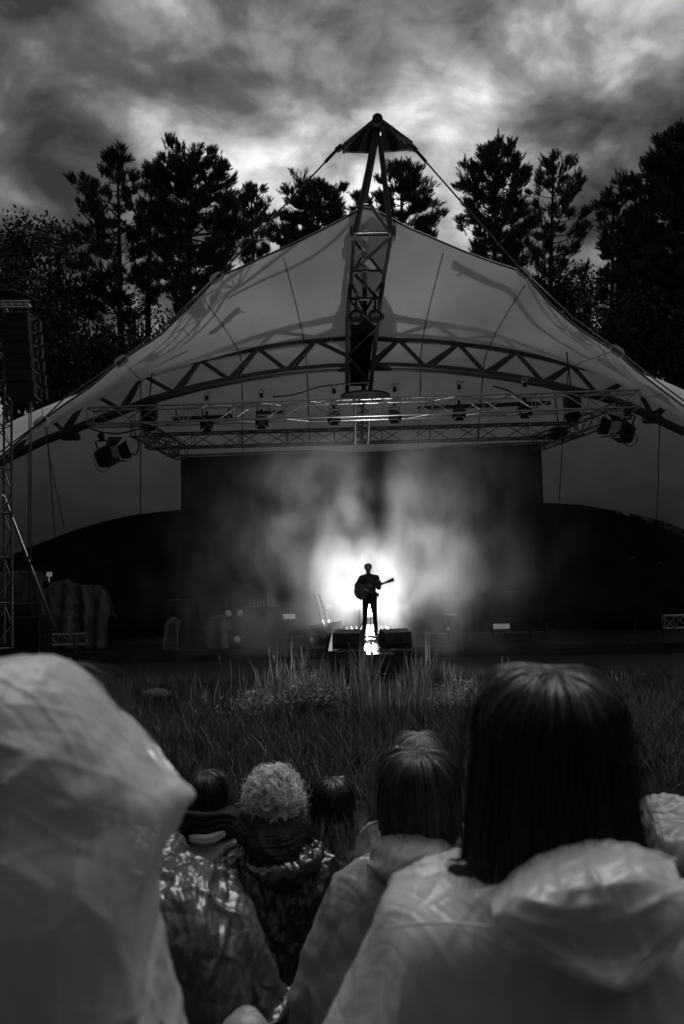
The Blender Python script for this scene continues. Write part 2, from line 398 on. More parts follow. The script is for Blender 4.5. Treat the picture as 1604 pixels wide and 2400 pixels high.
Fx = [-130, 90, 285, 470, 660, 850, 1045, 1240, 1440, 1560, 1740]
AR = ([-130, 130, 330, 560, 712, 850, 992, 1150, 1345, 1510, 1740], [1120, 990, 892, 826, 795, 784, 790, 806, 858, 932, 1070], 23.0)
MR = ([-130, 110, 330, 568, 722, 851, 985, 1130, 1330, 1545, 1740], [1082, 972, 908, 915, 925, 930, 922, 905, 892, 908, 1000], 26.0)
BR = ([-130, 130, 330, 570, 730, 850, 975, 1110, 1310, 1540, 1740], [1390, 1268, 1210, 1190, 1185, 1182, 1180, 1178, 1180, 1218, 1300], 30.0)
NC, NV = 161, 44
cs = np.linspace(0, 10, NC)
def csp(v): return catmull(np.array(v, float)[:, None], NC)[:, 0]
fe = np.array(FE)
fx = csp(Fx); fy = np.interp(fx, fe[:, 0], fe[:, 1]); fd = np.interp(fx, fe[:, 0], fe[:, 2])
rowsP = [[P(x, y, d) for x, y, d in zip(fx, fy, fd)]]
for xs_, ys_, d in (AR, MR, BR): rowsP.append([P(x, y, d) for x, y in zip(csp(xs_), csp(ys_))])
ctrl = np.array([[tuple(p) for p in r] for r in rowsP])
MG = catmull(ctrl, NV)                        # the whole membrane, front edge to back edge
canopy = thing('canopy', 'large pale stretched fabric canopy arching over the whole stage', 'canopy', (0.6, 23, 0.4))
for k in range(10):
    a, b = int(round(k * (NC - 1) / 10)), int(round((k + 1) * (NC - 1) / 10))
    sub = MG[:, a:b + 1]
    link('membrane_panel', fast_mesh('membrane_panel', sub.reshape(-1, 3), grid_faces(NV, b - a + 1, False)), 'membrane', canopy)
NRM = grid_normals(MG, False); NRM[NRM[..., 2] > 0] *= -1      # towards the underside
for k in range(1, 10):
    a = int(round(k * (NC - 1) / 10))
    if k == 5: continue
    c = MG[2:, a] + NRM[2:, a] * 0.012
    w = np.array([0.022, 0, 0])
    V = np.concatenate([c - w, c + w]); n = len(c)
    link('seam', fast_mesh('seam', V, [(i, i + 1, n + i + 1, n + i) for i in range(n - 1)]), 'seam_tape', canopy)
edge = [Vector(p) for p in ctrl[0]]
build('edge_cable', MB().tube(edge[::2], 0.028, 6), 'cable_steel', canopy, True)
hem = np.array([tuple(p) for p in edge]); hem2 = MG[1] * 0.35 + MG[0] * 0.65 + NRM[0] * 0.006
link('hem', fast_mesh('hem', np.concatenate([hem + NRM[0] * 0.006, hem2]), [(i, i + 1, NC + i + 1, NC + i) for i in range(NC - 1)]), 'membrane', canopy)
PLATES = [(508, 651, 20.0, 32), (1228, 640, 20.0, -35), (285, 846, 19.6, 35), (1447, 823, 19.7, -36), (96, 990, 19.0, 32)]
for px, py, d, ang in PLATES:
    c = P(px, py, d); rot = Matrix.Rotation(R(-ang), 3, 'Y')
    rot = Matrix.Rotation(R(ang), 3, 'Y').inverted() if False else Matrix.Rotation(-R(ang), 3, 'Y')
    pl = build('corner_plate', MB().prism([(-.19, -.07), (-.12, -.13), (.12, -.13), (.19, -.07), (.19, .06), (.1, .12), (-.1, .12), (-.19, .06)], -.02, .02), 'plate_paint', canopy)
    for v in pl.data.vertices: v.co = c + rot @ v.co
    for bx in (-.11, -.04, .04, .11):
        p = c + rot @ Vector((bx, -0.022, 0.0)); q = c + rot @ Vector((bx, -0.05, 0.0))
        build('bolt', MB().tube([p, q], 0.034, 8), 'black_metal', pl)

# ================================================================== arch truss under the canopy
arch = thing('arch_truss', 'dark tubular steel arch with zigzag webbing spanning beneath the fabric canopy', 'arch', (0.7, 23, 0.4))
top_px = [(335, 880), (400, 859), (470, 844), (538, 830), (605, 817), (672, 807), (740, 799), (840, 791), (935, 797), (1005, 800), (1075, 806), (1143, 815), (1210, 826), (1275, 840), (1340, 856), (1392, 868)]
bot_px = [(-130, 1160), (-40, 1105), (20, 1074), (100, 1034), (200, 996), (285, 964), (345, 940), (410, 922), (475, 905), (540, 892), (608, 880), (675, 870), (770, 862), (865, 859), (935, 859), (1000, 862), (1070, 868), (1140, 876), (1207, 886), (1275, 898), (1345, 914), (1410, 930), (1470, 950), (1530, 978), (1604, 1012), (1700, 1062)]
build('top_chord', MB().tube([P(x, y, 23.0) for x, y in top_px], 0.075, 8), 'painted_steel', arch, True)
for dd in (22.7, 23.3):
    build('bottom_chord', MB().tube([P(x, y + (4 if dd > 23 else -3), dd) for x, y in bot_px], 0.085, 8), 'painted_steel', arch, True)
tops = [(335, 880), (470, 844), (605, 817), (740, 799), (935, 797), (1075, 806), (1210, 826), (1340, 856)]
bots = [(285, 963), (410, 922), (540, 892), (675, 870), (865, 859), (1000, 862), (1140, 876), (1275, 898), (1405, 929)]
def web(a, b):
    rod('web', P(a[0], a[1], 23.0), P(b[0] - 3, b[1] - 3, 22.7), 0.062, 'painted_steel', arch)
    rod('web', P(a[0] + 2, a[1], 23.0), P(b[0] + 6, b[1] + 4, 23.3), 0.045, 'painted_steel', arch)
for i, t in enumerate(tops):
    web(t, bots[i] if i < 4 else bots[i]); web(t, bots[i + 1])
for a, b in (((223, 925), (285, 963)), ((195, 945), (152, 1012)), ((122, 985), (152, 1012)), ((58, 1030), (30, 1066)), ((1470, 890), (1405, 929)), ((1490, 905), (1530, 975)), ((1575, 945), (1530, 975))):
    web(a, b)
for x, y in ((165, 1018), (1530, 978)):
    build('gusset', MB().box(P(x, y + 5, 22.95), (0.55, 0.3, 0.22), bev=.05), 'painted_steel', arch)

# ================================================================== raking mast
mast = thing('mast', 'tall raking lattice mast with winged head piercing the canopy peak', 'mast', tuple(P(876, 1440, 28.0)))
def md(py, off=0.0): return 36.1 / ((1350 - py) / 1867 + 1.333) + off
def PM(px, py, off=0.0): return P(px, py, md(py, off))
def mrod(n, a, b, px_r, mat, oa=0, ob=0):
    pa, pb = PM(*a, oa), PM(*b, ob); return rod(n, pa, pb, px_r * PX(md((a[1] + b[1]) / 2)), mat, mast, 12)
mrod('head_tube', (884, 300), (852, 474), 9.5, 'painted_steel')
mrod('leg', (880, 318), (832, 545), 6.5, 'painted_steel', -.15, -.35)
mrod('leg', (890, 318), (916, 545), 6.5, 'painted_steel', -.15, -.35)
hb = build('head_hub', MB().tube([PM(884, 291) + Vector((0, -0.32, -.04)), PM(884, 291) + Vector((0, 0.25, .04))], 0.13, 20), 'painted_steel', mast)
build('cap', MB().tube([PM(884, 291) + Vector((0, -0.36, -.045)), PM(884, 291) + Vector((0, -0.31, -.04))], 0.095, 20), 'black_metal', hb)
for sgn, tip, inner_top, inner_bot in ((-1, (806, 350), (876, 293), (866, 352)), (1, (964, 345), (893, 292), (900, 350))):
    a, b, c = PM(*tip), PM(*inner_top), PM(*inner_bot)
    for nm, dy, up in (('wing_plate', 0.12, 0),):
        mb = MB(); t = Vector((0, 0.045, 0)); base = Vector((0, dy, 0))
        tp = [a + base, b + base, c + base]
        mb.add([p - t for p in tp] + [p + t for p in tp], [(0, 1, 2), (5, 4, 3), (0, 3, 4, 1), (1, 4, 5, 2), (2, 5, 3, 0)])
        w = build(nm, mb, 'painted_steel', mast)
    mb = MB(); q = Vector((0, 0.2, 0)); n = Vector((sgn * .03, 0, .035))
    f = [a - q, b - q, b + q * 1.6, a + q * 1.2]
    mb.add([p for p in f] + [p + n for p in f], [(3, 2, 1, 0), (4, 5, 6, 7), (0, 1, 5, 4), (1, 2, 6, 5), (2, 3, 7, 6), (3, 0, 4, 7)])
    build('wing_flange', mb, 'painted_steel', w)
    s = PM(tip[0] - 2 if sgn < 0 else tip[0] - 6, tip[1] - 8); e = PM(tip[0] - 18 if sgn < 0 else tip[0] + 12, tip[1] + 3 if sgn < 0 else tip[1] + 8)
    build('cable_socket', MB().tube([s, s.lerp(e, .15), e], [0.075, 0.085, 0.07], 10), 'black_metal', mast)
    tgt = P(508, 651, 20.0) if sgn < 0 else P(1228, 640, 20.0)
    g = thing('guy_cable', 'steel cable from the mast head to the canopy edge, ' + ('speaker tower side' if sgn < 0 else 'darkest pine side'), 'cable', tuple(e), 'cables holding the canopy edge')
    rod('wire', e, tgt, 0.022, 'cable_steel', g)
    rod('turnbuckle', e, e.lerp(tgt, 0.09), 0.042, 'black_metal', g)
    pts = [P(x, y, d) for x, y, d in (((508, 648, 19.95), (400, 752, 19.8), (285, 842, 19.5), (150, 935, 19.1), (96, 988, 18.95), (-60, 1105, 18.4)) if sgn < 0 else ((1228, 636, 19.95), (1340, 742, 19.8), (1445, 818, 19.6), (1530, 885, 19.2), (1604, 940, 18.9), (1740, 1045, 18.3)))]
    g = thing('guy_cable', 'thin cable along the outer canopy edge, ' + ('behind the hanging speakers' if sgn < 0 else 'before the darkest pine'), 'cable', tuple(pts[0]), 'cables holding the canopy edge')
    build('wire', MB().tube(pts, 0.02, 6), 'cable_steel', g, True)
# A-frame and ladder of the mast
mrod('chord', (849, 480), (836, 542), 5, 'lit_steel', 0, -.1); mrod('chord', (869, 480), (911, 542), 5, 'lit_steel', 0, -.1)
mrod('cross_bar', (834, 545), (912, 543), 2.2, 'lit_steel', -.1, -.1); mrod('cross_bar', (834, 553), (912, 552), 2.8, 'painted_steel', -.1, -.1)
for px, py in ((829, 547), (919, 547)):
    c = PM(px, py, -.1)
    build('node_plate', MB().tube([c + Vector((-.09 if px < 880 else .0, -.0, 0)), c + Vector((.0 if px < 880 else .09, 0, 0))], 0.19, 16), 'painted_steel', mast)
mrod('chord', (829, 558), (822, 664), 5.2, 'lit_steel', -.1, -.05); mrod('chord', (917, 558), (898, 662), 5.2, 'lit_steel', -.1, -.05)  # upper chord lengths in the paler steel, painted as if lit
mrod('chord', (822, 664), (815, 745), 5.5, 'painted_steel', -.05, 0); mrod('chord', (898, 662), (886, 745), 5.5, 'painted_steel', -.05, 0)
mrod('chord', (815, 745), (814, 935), 5.5, 'painted_steel'); mrod('chord', (886, 745), (866, 935), 5.5, 'painted_steel')
mrod('chord', (858, 478), (852, 935), 6, 'painted_steel', .55, .55)
for a, b, r, m_ in (((911, 560), (832, 632), 3.4, 'lit_steel'), ((830, 635), (896, 634), 2.8, 'painted_steel'), ((832, 643), (886, 700), 4, 'painted_steel'), ((884, 700), (822, 700), 4, 'painted_steel'),
                    ((820, 706), (880, 760), 3.6, 'painted_steel'), ((880, 770), (818, 830), 3.6, 'painted_steel'), ((818, 836), (870, 900), 3.6, 'painted_steel')):
    mrod('brace', a, b, r, m_)
for a, b in (((828, 560), (858, 600)), ((917, 560), (858, 600)), ((826, 640), (856, 590)), ((896, 640), (857, 590)), ((822, 660), (856, 730)), ((896, 660), (856, 730)), ((815, 760), (855, 820)), ((884, 760), (855, 820))):
    mrod('brace', a, b, 3.2, 'painted_steel', 0, .55)
# dark cloth sleeve round the winches, base disc, lower lattice
sl = [PM(822, 742, .0), PM(880, 742, .0), PM(862, 905, .0), PM(820, 905, .0)]
bk = [PM(822, 742, .5), PM(880, 742, .5), PM(862, 905, .5), PM(820, 905, .5)]
build('sleeve', MB().add(sl + bk, [(0, 1, 2, 3), (7, 6, 5, 4), (0, 4, 5, 1), (1, 5, 6, 2), (2, 6, 7, 3), (3, 7, 4, 0)]), 'black_cloth', mast)
c = PM(857, 927)
build('base_disc', MB().tube([c + Vector((0, 0, -.05)), c + Vector((0, 0, 0)), c + Vector((0, 0, .07))], [0.72, 0.74, 0.35], 24), 'black_metal', mast)
low = [((834, 935), (833, 1040)), ((870, 935), (863, 1040))]
for a, b in low: mrod('chord', a, b, 4, 'aluminium')  # lamp's backlight put into the colour: paler metal on these chords
mrod('chord', (850, 935), (849, 1040), 4, 'painted_steel', .4, .4); mrod('cross_bar', (828, 1040), (868, 1040), 3.5, 'painted_steel')
for i in range(4):
    y = 945 + i * 24; yb = y + 24
    f = lambda yy: (833 + max(0, yy - 1040) * .0475, 866 - max(0, 1040 - yy) * -.03 + max(0, yy - 1040) * .0975)
    l0, r0 = f(y); l1, r1 = f(yb)
    mrod('brace', (l0, y), (r1, yb), 2.6, 'painted_steel'); mrod('brace', (r0, y), (l0, y), 2.2, 'painted_steel')

# ================================================================== lighting trusses
def truss(label, a, b, w, h, bays, mat, r=0.027, rb=0.014, group='lighting trusses above the stage', name='lighting_truss', cat='truss'):
    """Box truss: a, b are the middles of its ends."""
    a, b = Vector(a), Vector(b); d = (b - a); t = d.normalized()
    side = t.cross(Vector((0, 0, 1))).normalized(); up = side.cross(t).normalized()
    root = thing(name, label, cat, tuple((a + b) / 2), group)
    C = [(s * w / 2 * side, u * h / 2 * up) for s, u in ((-1, -1), (1, -1), (1, 1), (-1, 1))]
    cor = [x + y for x, y in C]
    for k in cor: rod('chord', a + k, b + k, r, mat, root)
    n = bays
    for i in range(n + 1):
        p = a + d * (i / n)
        ends = i in (0, n)
        for q in range(4):
            if ends or (q in (0, 2) and i % 2 == 0) or (q in (1, 3) and i % 2 == 0): rod('strut', p + cor[q], p + cor[(q + 1) % 4], rb if not ends else rb * 1.2, mat, root, 6)
        if i < n:
            p2 = a + d * ((i + 1) / n)
            for q in range(4):
                x, y = (cor[q], cor[(q + 1) % 4]) if (i + q) % 2 else (cor[(q + 1) % 4], cor[q])
                rod('brace', p + x, p2 + y, rb, mat, root, 6)
    return root
fa, fb = P(212, 980, 21.9), P(1494, 938, 20.9)
zt = (fa.z + fb.z) / 2; fa.z = fb.z = zt
fd_ = fb - fa
truss('long aluminium lighting truss hanging across the front of the stage under the arch', fa, fb, 0.5, 0.46, 22, 'aluminium')
ra, rb_ = P(345, 1040, 26.4), P(1350, 1003, 25.6); ra.z = rb_.z = (ra.z + rb_.z) / 2
truss('rear lighting truss hanging behind the front one and in front of the backdrop', ra, rb_, 0.42, 0.46, 18, 'painted_steel', 0.03, 0.016)
truss('sloping side truss joining front and rear trusses beside the speaker tower', P(325, 1005, 21.95), P(425, 1062, 26.8), 0.42, 0.42, 8, 'painted_steel', .03, .016)
truss('sloping side truss joining front and rear trusses on the far side from the tower', P(1462, 962, 20.85), P(1262, 1038, 26.0), 0.42, 0.42, 8, 'painted_steel', .03, .016)

# ================================================================== backdrop
ba, bb = P(424, 1072, 28.0), P(1269, 1040, 28.0)
curtain = thing('backdrop_curtain', 'wide black cloth backdrop hanging behind the performer from a pipe', 'curtain', ((ba.x + bb.x) / 2, 28, 0.35))
nx = 240; xx = np.linspace(ba.x, bb.x, nx); top = np.linspace(ba.z, bb.z, nx)
fold = 0.022 * np.sin(xx * 11 + 1.7 * np.sin(xx * 1.3)) + 0.012 * np.sin(xx * 23)
Gc = np.array([[(x, 28.0 + f * (0.5 + 0.5 * k), z * (1 - k) + 0.36 * k) for x, z, f in zip(xx, top, fold)] for k in np.linspace(0, 1, 8)])
link('cloth', fast_mesh('cloth', Gc.reshape(-1, 3), grid_faces(8, nx, False)), 'black_cloth', curtain)
rod('pipe', ba + Vector((-.5, 0, .05)), bb + Vector((.4, 0, .05)), 0.035, 'painted_steel', curtain)
for i in range(24):
    p = ba.lerp(bb, (i + .5) / 24); rod('tie', p + Vector((0, 0, -.04)), p + Vector((0, 0, .12)), 0.012, 'black_cloth', curtain, 6)
# curved bank wall of dark fabric behind the wings
for lab, pts in (('dark curved fabric screen behind the stage wing below the speaker tower', [(-40, 1330, 27.4), (90, 1275, 28.2), (200, 1235, 28.8), (310, 1208, 29.2), (440, 1193, 29.4)]),
                 ('dark curved fabric screen behind the stage wing on the far side from the tower', [(1255, 1178, 29.4), (1380, 1186, 29.2), (1480, 1212, 28.8), (1560, 1240, 28.4), (1680, 1290, 27.6)])):
    q = catmull(np.array([tuple(P(*p)) for p in pts]), 60)
    f = 0.05 * np.sin(np.arange(60) * 1.9); base = q.copy(); base[:, 2] = 0.33
    G = np.stack([q * (1 - k) + base * k for k in np.linspace(0, 1, 6)]); G[:, :, 1] += f
    s_ = link('wing_screen', fast_mesh('wing_screen', G.reshape(-1, 3), grid_faces(6, 60, False)), 'screen_cloth'); tag(s_, lab, 'screen', 'dark screens behind the stage wings')
    md_ = s_.modifiers.new('thickness', 'SOLIDIFY'); md_.thickness = 0.03
# ================================================================== trees on the bank
def shoot_template(nl=4, nb=5, length=0.44, w=0.032, spread=0.115):
    V = []; F = []
    for l in range(nl):
        z0 = length * 0.55 * l / max(1, nl - 1)
        for b in range(nb):
            a = 2 * math.pi * (b + 0.5 * l) / nb; c, s = math.cos(a), math.sin(a)
            q = 0.0; rr = spread * (1.0 - 0.35 * l / nl); k = len(V)
            V += [(-s * w / 2, c * w / 2, z0), (s * w / 2, -c * w / 2, z0), (c * rr, s * rr, z0 + length * 0.42)]
            F.append((k, k + 1, k + 2))
    return np.array(V), np.array(F)
def scatter(T, pos, dirs, size, twist=None):
    V, F = T; n = len(pos); d = dirs / (np.linalg.norm(dirs, axis=1, keepdims=True) + 1e-9)
    h = np.where(np.abs(d[:, 2:3]) < 0.9, [[0, 0, 1.0]], [[1.0, 0, 0]])
    x = np.cross(h, d); x /= np.linalg.norm(x, axis=1, keepdims=True) + 1e-9; y = np.cross(d, x)
    a = rng.uniform(0, 6.283, n)[:, None]; x, y = x * np.cos(a) + y * np.sin(a), y * np.cos(a) - x * np.sin(a)
    VV = (x[:, None] * V[None, :, 0:1] + y[:, None] * V[None, :, 1:2] + d[:, None] * V[None, :, 2:3]) * size[:, None, None] + pos[:, None]
    FF = F[None] + (np.arange(n) * len(V))[:, None, None]
    return VV.reshape(-1, 3), FF.reshape(-1, F.shape[1])
SHOOT = shoot_template()
def pine(label, d, env, trunk_px, n_limb, dens=1.0, seed=0, dead=6, bend=0.0, size=1.0):
    """env: rows (py, left px, right px) of the crown's outline from the top down."""
    global rng
    rng = np.random.default_rng(100 + seed); rd = random.Random(seed)
    e = sorted(env); base_xy = P(trunk_px, 1000, d); gz = float(ground_z(base_xy.x, d))
    zr = [P(trunk_px, py, d).z for py, _, _ in e]
    tx = base_xy.x; topx = P((e[0][1] + e[0][2]) / 2, e[0][0], d).x
    def axis(z): t = max(0, min(1, (z - gz) / (zr[0] - gz))); return Vector((tx + (topx - tx) * t ** 1.6 + bend * math.sin(t * 3.1), d + 0.3 * math.sin(t * 2.2 + seed), z))
    Lx = [P(l, py, d).x for py, l, r in e]; Rx = [P(r, py, d).x for py, l, r in e]
    def ext(z):
        zz_ = zr[::-1]; return np.interp(z, zz_, Lx[::-1]), np.interp(z, zz_, Rx[::-1])
    root = thing('pine_tree', label, 'tree', (tx, d, gz), 'pine trees behind the stage')
    H = zr[0] - gz; rt = 0.016 * H
    zs = np.linspace(gz - .3, zr[0] - 0.4, 14)
    build('trunk', MB().tube([axis(z) for z in zs], [rt * (1 - 0.88 * i / 13) for i in range(14)], 8), 'bark', root, True)
    pos = []; dirs = []; sz = []; twig = MB()
    zr = [z - .5 for z in zr]; zlo, zhi = zr[-1], zr[0]
    for i in range(n_limb):
        t = (i + rd.random()) / n_limb; z = zlo + (zhi - zlo) * (t ** 0.85)
        az = i * 2.399 + rd.uniform(-.4, .4); l, r = ext(z); ax = axis(z)
        rl = max(0.25, (ax.x - l) if math.cos(az) < 0 else (r - ax.x)); rl = min(rl, 4.6)
        rad = rl * rd.uniform(0.68, 1.06) if rd.random() < .75 else rl * rd.uniform(.4, .7)
        dv = Vector((math.cos(az), math.sin(az) * 0.9, 0)); rise = rd.uniform(0.0, 0.40) + 0.15 * t ** 3
        pts = [ax - Vector((0, 0, rad * .25)) + dv * rad * s + Vector((0, 0, rad * (rise * s ** 1.7) + rad * .10 * s)) for s in (0, .35, .7, 1.0)]
        rb = max(0.03, 0.055 * (rad / 2.5))
        if rad > 0.9: build('limb', MB().tube(pts, [rb, rb * .75, rb * .45, .014], 5), 'bark', root, True)
        nb = max(3, int(rad * 4.1 * dens))
        for b in range(nb):
            s = rd.uniform(0.30, 1.0) ** 0.8; k = min(2, int(s * 3)); f = s * 3 - k
            p0 = pts[min(k, 2)].lerp(pts[min(k + 1, 3)], f)
            ln = rd.uniform(.25, .75) * (1.05 - .5 * s) * min(1.2, .45 + rad * .3)
            sd = Vector((-dv.y, dv.x, 0)) * rd.uniform(-1, 1) + dv * rd.uniform(.2, .9) + Vector((0, 0, rd.uniform(-.12, .65))); sd.normalize()
            p1 = p0 + sd * ln
            twig.tube([p0, p1], [.016, .008], 3, False)
            for c in range(rd.randint(8, 13)):
                q = p0.lerp(p1, rd.uniform(.35, 1)); j = Vector((rd.gauss(0, .42), rd.gauss(0, .42), rd.uniform(0.3, 1.4)))
                pos.append(q + Vector((rd.gauss(0, .09), rd.gauss(0, .09), rd.gauss(0, .07)))); dirs.append(sd * .7 + j); sz.append(rd.uniform(.6, 1.15) * size)
    for c in range(22):
        z = zhi - rd.random() ** 1.3 * 1.3; a = axis(min(z, zhi - .4)); pos.append(Vector((a.x + rd.gauss(0, .12 + .22 * (zhi - z)), a.y + rd.gauss(0, .2), z - .25))); dirs.append(Vector((rd.gauss(0, .35), rd.gauss(0, .35), 1))); sz.append(rd.uniform(.9, 1.4) * size)
    V, F = scatter(SHOOT, np.array([tuple(p) for p in pos]), np.array([tuple(q) for q in dirs]), np.array(sz))
    link('crown', fast_mesh('crown', V, F, False), 'pine_needles', root)
    build('twigs', twig, 'bark', root).__setitem__('kind', 'stuff')
    for i in range(dead):
        z = gz + (zlo - gz) * rd.uniform(.45, 1.0); az = rd.uniform(0, 6.28); ln = rd.uniform(.8, 2.2); a = axis(z)
        dv = Vector((math.cos(az), math.sin(az) * .6, rd.uniform(-.15, .3)))
        build('limb', MB().tube([a, a + dv * ln * .5, a + dv * ln + Vector((0, 0, .2))], [.05, .03, .01], 5), 'bark', root, True)
    return root
pine('tall pointed pine, outermost pine above the speaker tower', 38, [(338, 262, 288), (380, 238, 312), (430, 176, 340), (470, 140, 350), (540, 150, 360), (620, 168, 370), (700, 190, 360), (760, 230, 330)], 282, 74, 1.0, 1, 8)
pine('broad dense pine with a double top, wider than any other pine', 36, [(346, 405, 500), (375, 372, 512), (420, 352, 560), (480, 345, 592), (560, 352, 600), (630, 370, 590), (690, 395, 520), (740, 410, 490)], 438, 112, 1.2, 2, 6)
pine('slim pine with a bare lower trunk between the outermost and double-topped pines', 40, [(392, 352, 366), (440, 326, 400), (520, 318, 400), (600, 320, 390), (680, 325, 370)], 345, 30, .8, 3, 9)
pine('low pine crown peeping between the double-topped pine and the bushy pine beside the mast cable', 42, [(425, 585, 592), (455, 560, 640), (500, 555, 660), (560, 560, 650), (620, 575, 640), (660, 590, 630)], 606, 44, .9, 4, 6)
pine('low bushy pine crown behind the mast cable, left of the mast head', 40, [(416, 742, 754), (440, 655, 815), (480, 640, 820), (530, 640, 815), (580, 660, 780)], 742, 66, 1.15, 5, 3)
pine('pine crown directly behind the mast legs, right beside the mast head', 39, [(362, 935, 948), (400, 893, 1000), (450, 868, 1042), (510, 872, 1040), (560, 890, 1030), (620, 920, 1020)], 948, 72, 1.0, 6, 3)
pine('small pine top showing between the mast legs and the low bushy crown', 43, [(432, 838, 850), (465, 826, 866), (520, 820, 880), (560, 830, 880)], 846, 20, .9, 7, 2)
pine('full round-topped pine right of the mast cable', 37, [(334, 1140, 1185), (365, 1092, 1222), (420, 1062, 1240), (480, 1055, 1248), (550, 1080, 1245), (620, 1110, 1235), (680, 1130, 1220)], 1158, 100, 1.1, 8, 5)
pine('open-crowned pine with sky showing between its tiers', 38, [(362, 1285, 1305), (395, 1245, 1362), (440, 1240, 1378), (500, 1235, 1388), (560, 1240, 1380), (640, 1250, 1360), (720, 1265, 1330)], 1283, 58, .85, 9, 8)
pine('thin leaning pine with bare curved branches before the darkest pine', 37, [(440, 1425, 1445), (470, 1400, 1480), (520, 1395, 1500), (580, 1400, 1490), (640, 1400, 1470), (720, 1400, 1450)], 1405, 44, .85, 10, 12, .25)
pine('darkest and tallest pine, cut by the picture edge', 35, [(286, 1575, 1605), (330, 1520, 1650), (390, 1478, 1680), (450, 1455, 1700), (540, 1445, 1720), (640, 1450, 1720), (740, 1450, 1720), (820, 1450, 1720)], 1592, 150, 1.5, 11, 6)
pine('dense pine filling the gap under the darkest pine', 34, [(468, 1490, 1520), (540, 1455, 1580), (640, 1440, 1610), (740, 1430, 1640), (860, 1420, 1660)], 1530, 90, 1.5, 12, 4)

def leaf_template(n, w=.16, l=.26, sp=.35):
    V = []; F = []
    r2 = random.Random(5)
    for i in range(n):
        c = Vector((r2.gauss(0, sp), r2.gauss(0, sp), r2.gauss(0, sp))); a = Vector((r2.gauss(0, 1), r2.gauss(0, 1), r2.gauss(0, .7))).normalized(); b = a.orthogonal().normalized()
        k = len(V); V += [tuple(c - a * l / 2), tuple(c + b * w / 2), tuple(c + a * l / 2), tuple(c - b * w / 2)]; F.append((k, k + 1, k + 2, k + 3))
    return np.array(V), np.array(F)
def broadleaf(label, cpx, cpy, d, rx, ry, n, mat, seed, group, name='broadleaf_tree', cat='tree', lobes=9, leaf=.2):
    """Crown of leaf sprays round a centre pixel; rx, ry in pixels."""
    global rng
    rng = np.random.default_rng(300 + seed); rd = random.Random(seed); s = PX(d)
    c = P(cpx, cpy, d); gz = float(ground_z(c.x, d)); root = thing(name, label, cat, (c.x, d, gz), group)
    top = c.z + ry * s * .3
    tr = [Vector((c.x + .15 * math.sin(i + seed), d, gz - .2 + (top - gz) * i / 5)) for i in range(6)]
    h = max(1.0, top - gz); r0 = min(.22, .03 * h + .03)
    build('trunk', MB().tube(tr, [r0 * (1 - .14 * i) for i in range(6)], 7), 'bark', root, True)
    pos = []; dirs = []
    for k in range(lobes):
        a = k * 2.4 + seed; rr = rd.uniform(.25, .8)
        lc = c + Vector((math.cos(a) * rx * s * rr, math.sin(a) * min(rx * s, 2.5) * rr, rd.uniform(-.65, .75) * ry * s)); lr = rd.uniform(.28, .55)
        st = tr[rd.randint(2, 4)]
        build('limb', MB().tube([st, st.lerp(lc, .5) + Vector((0, 0, .2)), lc], [r0 * .4, r0 * .25, .012], 5), 'bark', root, True)
        for q in range(n // lobes):
            v = Vector((rd.gauss(0, 1), rd.gauss(0, 1), rd.gauss(0, 1))).normalized() * (rd.random() ** .45)
            pos.append(lc + Vector((v.x * lr * rx * s, v.y * lr * min(rx * s, 2.5), v.z * lr * ry * s * 1.1))); dirs.append(v + Vector((0, 0, .4)))
    T = leaf_template(7, leaf * .6, leaf, .30)
    V, F = scatter(T, np.array([tuple(p) for p in pos]), np.array([tuple(q) for q in dirs]), rng.uniform(.7, 1.3, len(pos)))
    link('crown', fast_mesh('crown', V, F, False), mat, root); return root
G1 = 'broadleaf trees at the edge of the wood'
broadleaf('wispy broadleaf tree at the picture edge, tallest above the truss tower', 40, 610, 36, 85, 75, 420, 'broad_leaves', 1, G1, lobes=12)
broadleaf('light-leaved broadleaf sprays between the tower and the outermost pine', 135, 585, 37, 60, 60, 150, 'broad_leaves', 2, G1, lobes=8)
broadleaf('dark full bush behind the truss tower', 40, 760, 34, 150, 105, 1700, 'dark_leaves', 3, G1)
broadleaf('dark full bush under the outermost pine', 200, 830, 33.5, 130, 80, 1300, 'dark_leaves', 4, G1)
broadleaf('dark bush just above the pale canopy lobe', 120, 890, 33, 150, 80, 1500, 'dark_leaves', 5, G1)
broadleaf('dark bush between the outermost pine and the canopy slope', 360, 850, 35, 90, 60, 700, 'dark_leaves', 6, G1)
broadleaf('loose bush in the sky gap between the pine trunks', 320, 735, 42, 70, 60, 130, 'broad_leaves', 7, G1)
broadleaf('dark bush right under the double-topped pine', 450, 790, 38, 70, 40, 260, 'dark_leaves', 8, G1)
broadleaf('loose bush below the open-crowned pine', 1330, 700, 38, 75, 60, 330, 'broad_leaves', 9, G1)
broadleaf('dark bush beyond the canopy corner plate under the round-topped pine', 1300, 790, 36, 80, 45, 400, 'dark_leaves', 10, G1)
broadleaf('large dark bush below the dense pine beside the canopy slope', 1480, 780, 34, 110, 100, 1500, 'dark_leaves', 11, G1)
broadleaf('large dark bush under the darkest pine at the picture edge', 1590, 840, 33.5, 110, 110, 1500, 'dark_leaves', 12, G1)
broadleaf('dark bush above the pale canopy tip', 1560, 700, 36, 120, 110, 1300, 'dark_leaves', 13, G1)
broadleaf('loose leafy tree in the gap before the thin leaning pine', 1375, 690, 41, 50, 60, 150, 'broad_leaves', 14, G1)
broadleaf('dark bush in the gap beside the trunk of the outermost pine', 165, 715, 38, 85, 55, 420, 'dark_leaves', 15, G1)
broadleaf('dark bush low between the round-topped and open-crowned pines', 1240, 720, 39, 60, 50, 300, 'dark_leaves', 16, G1)
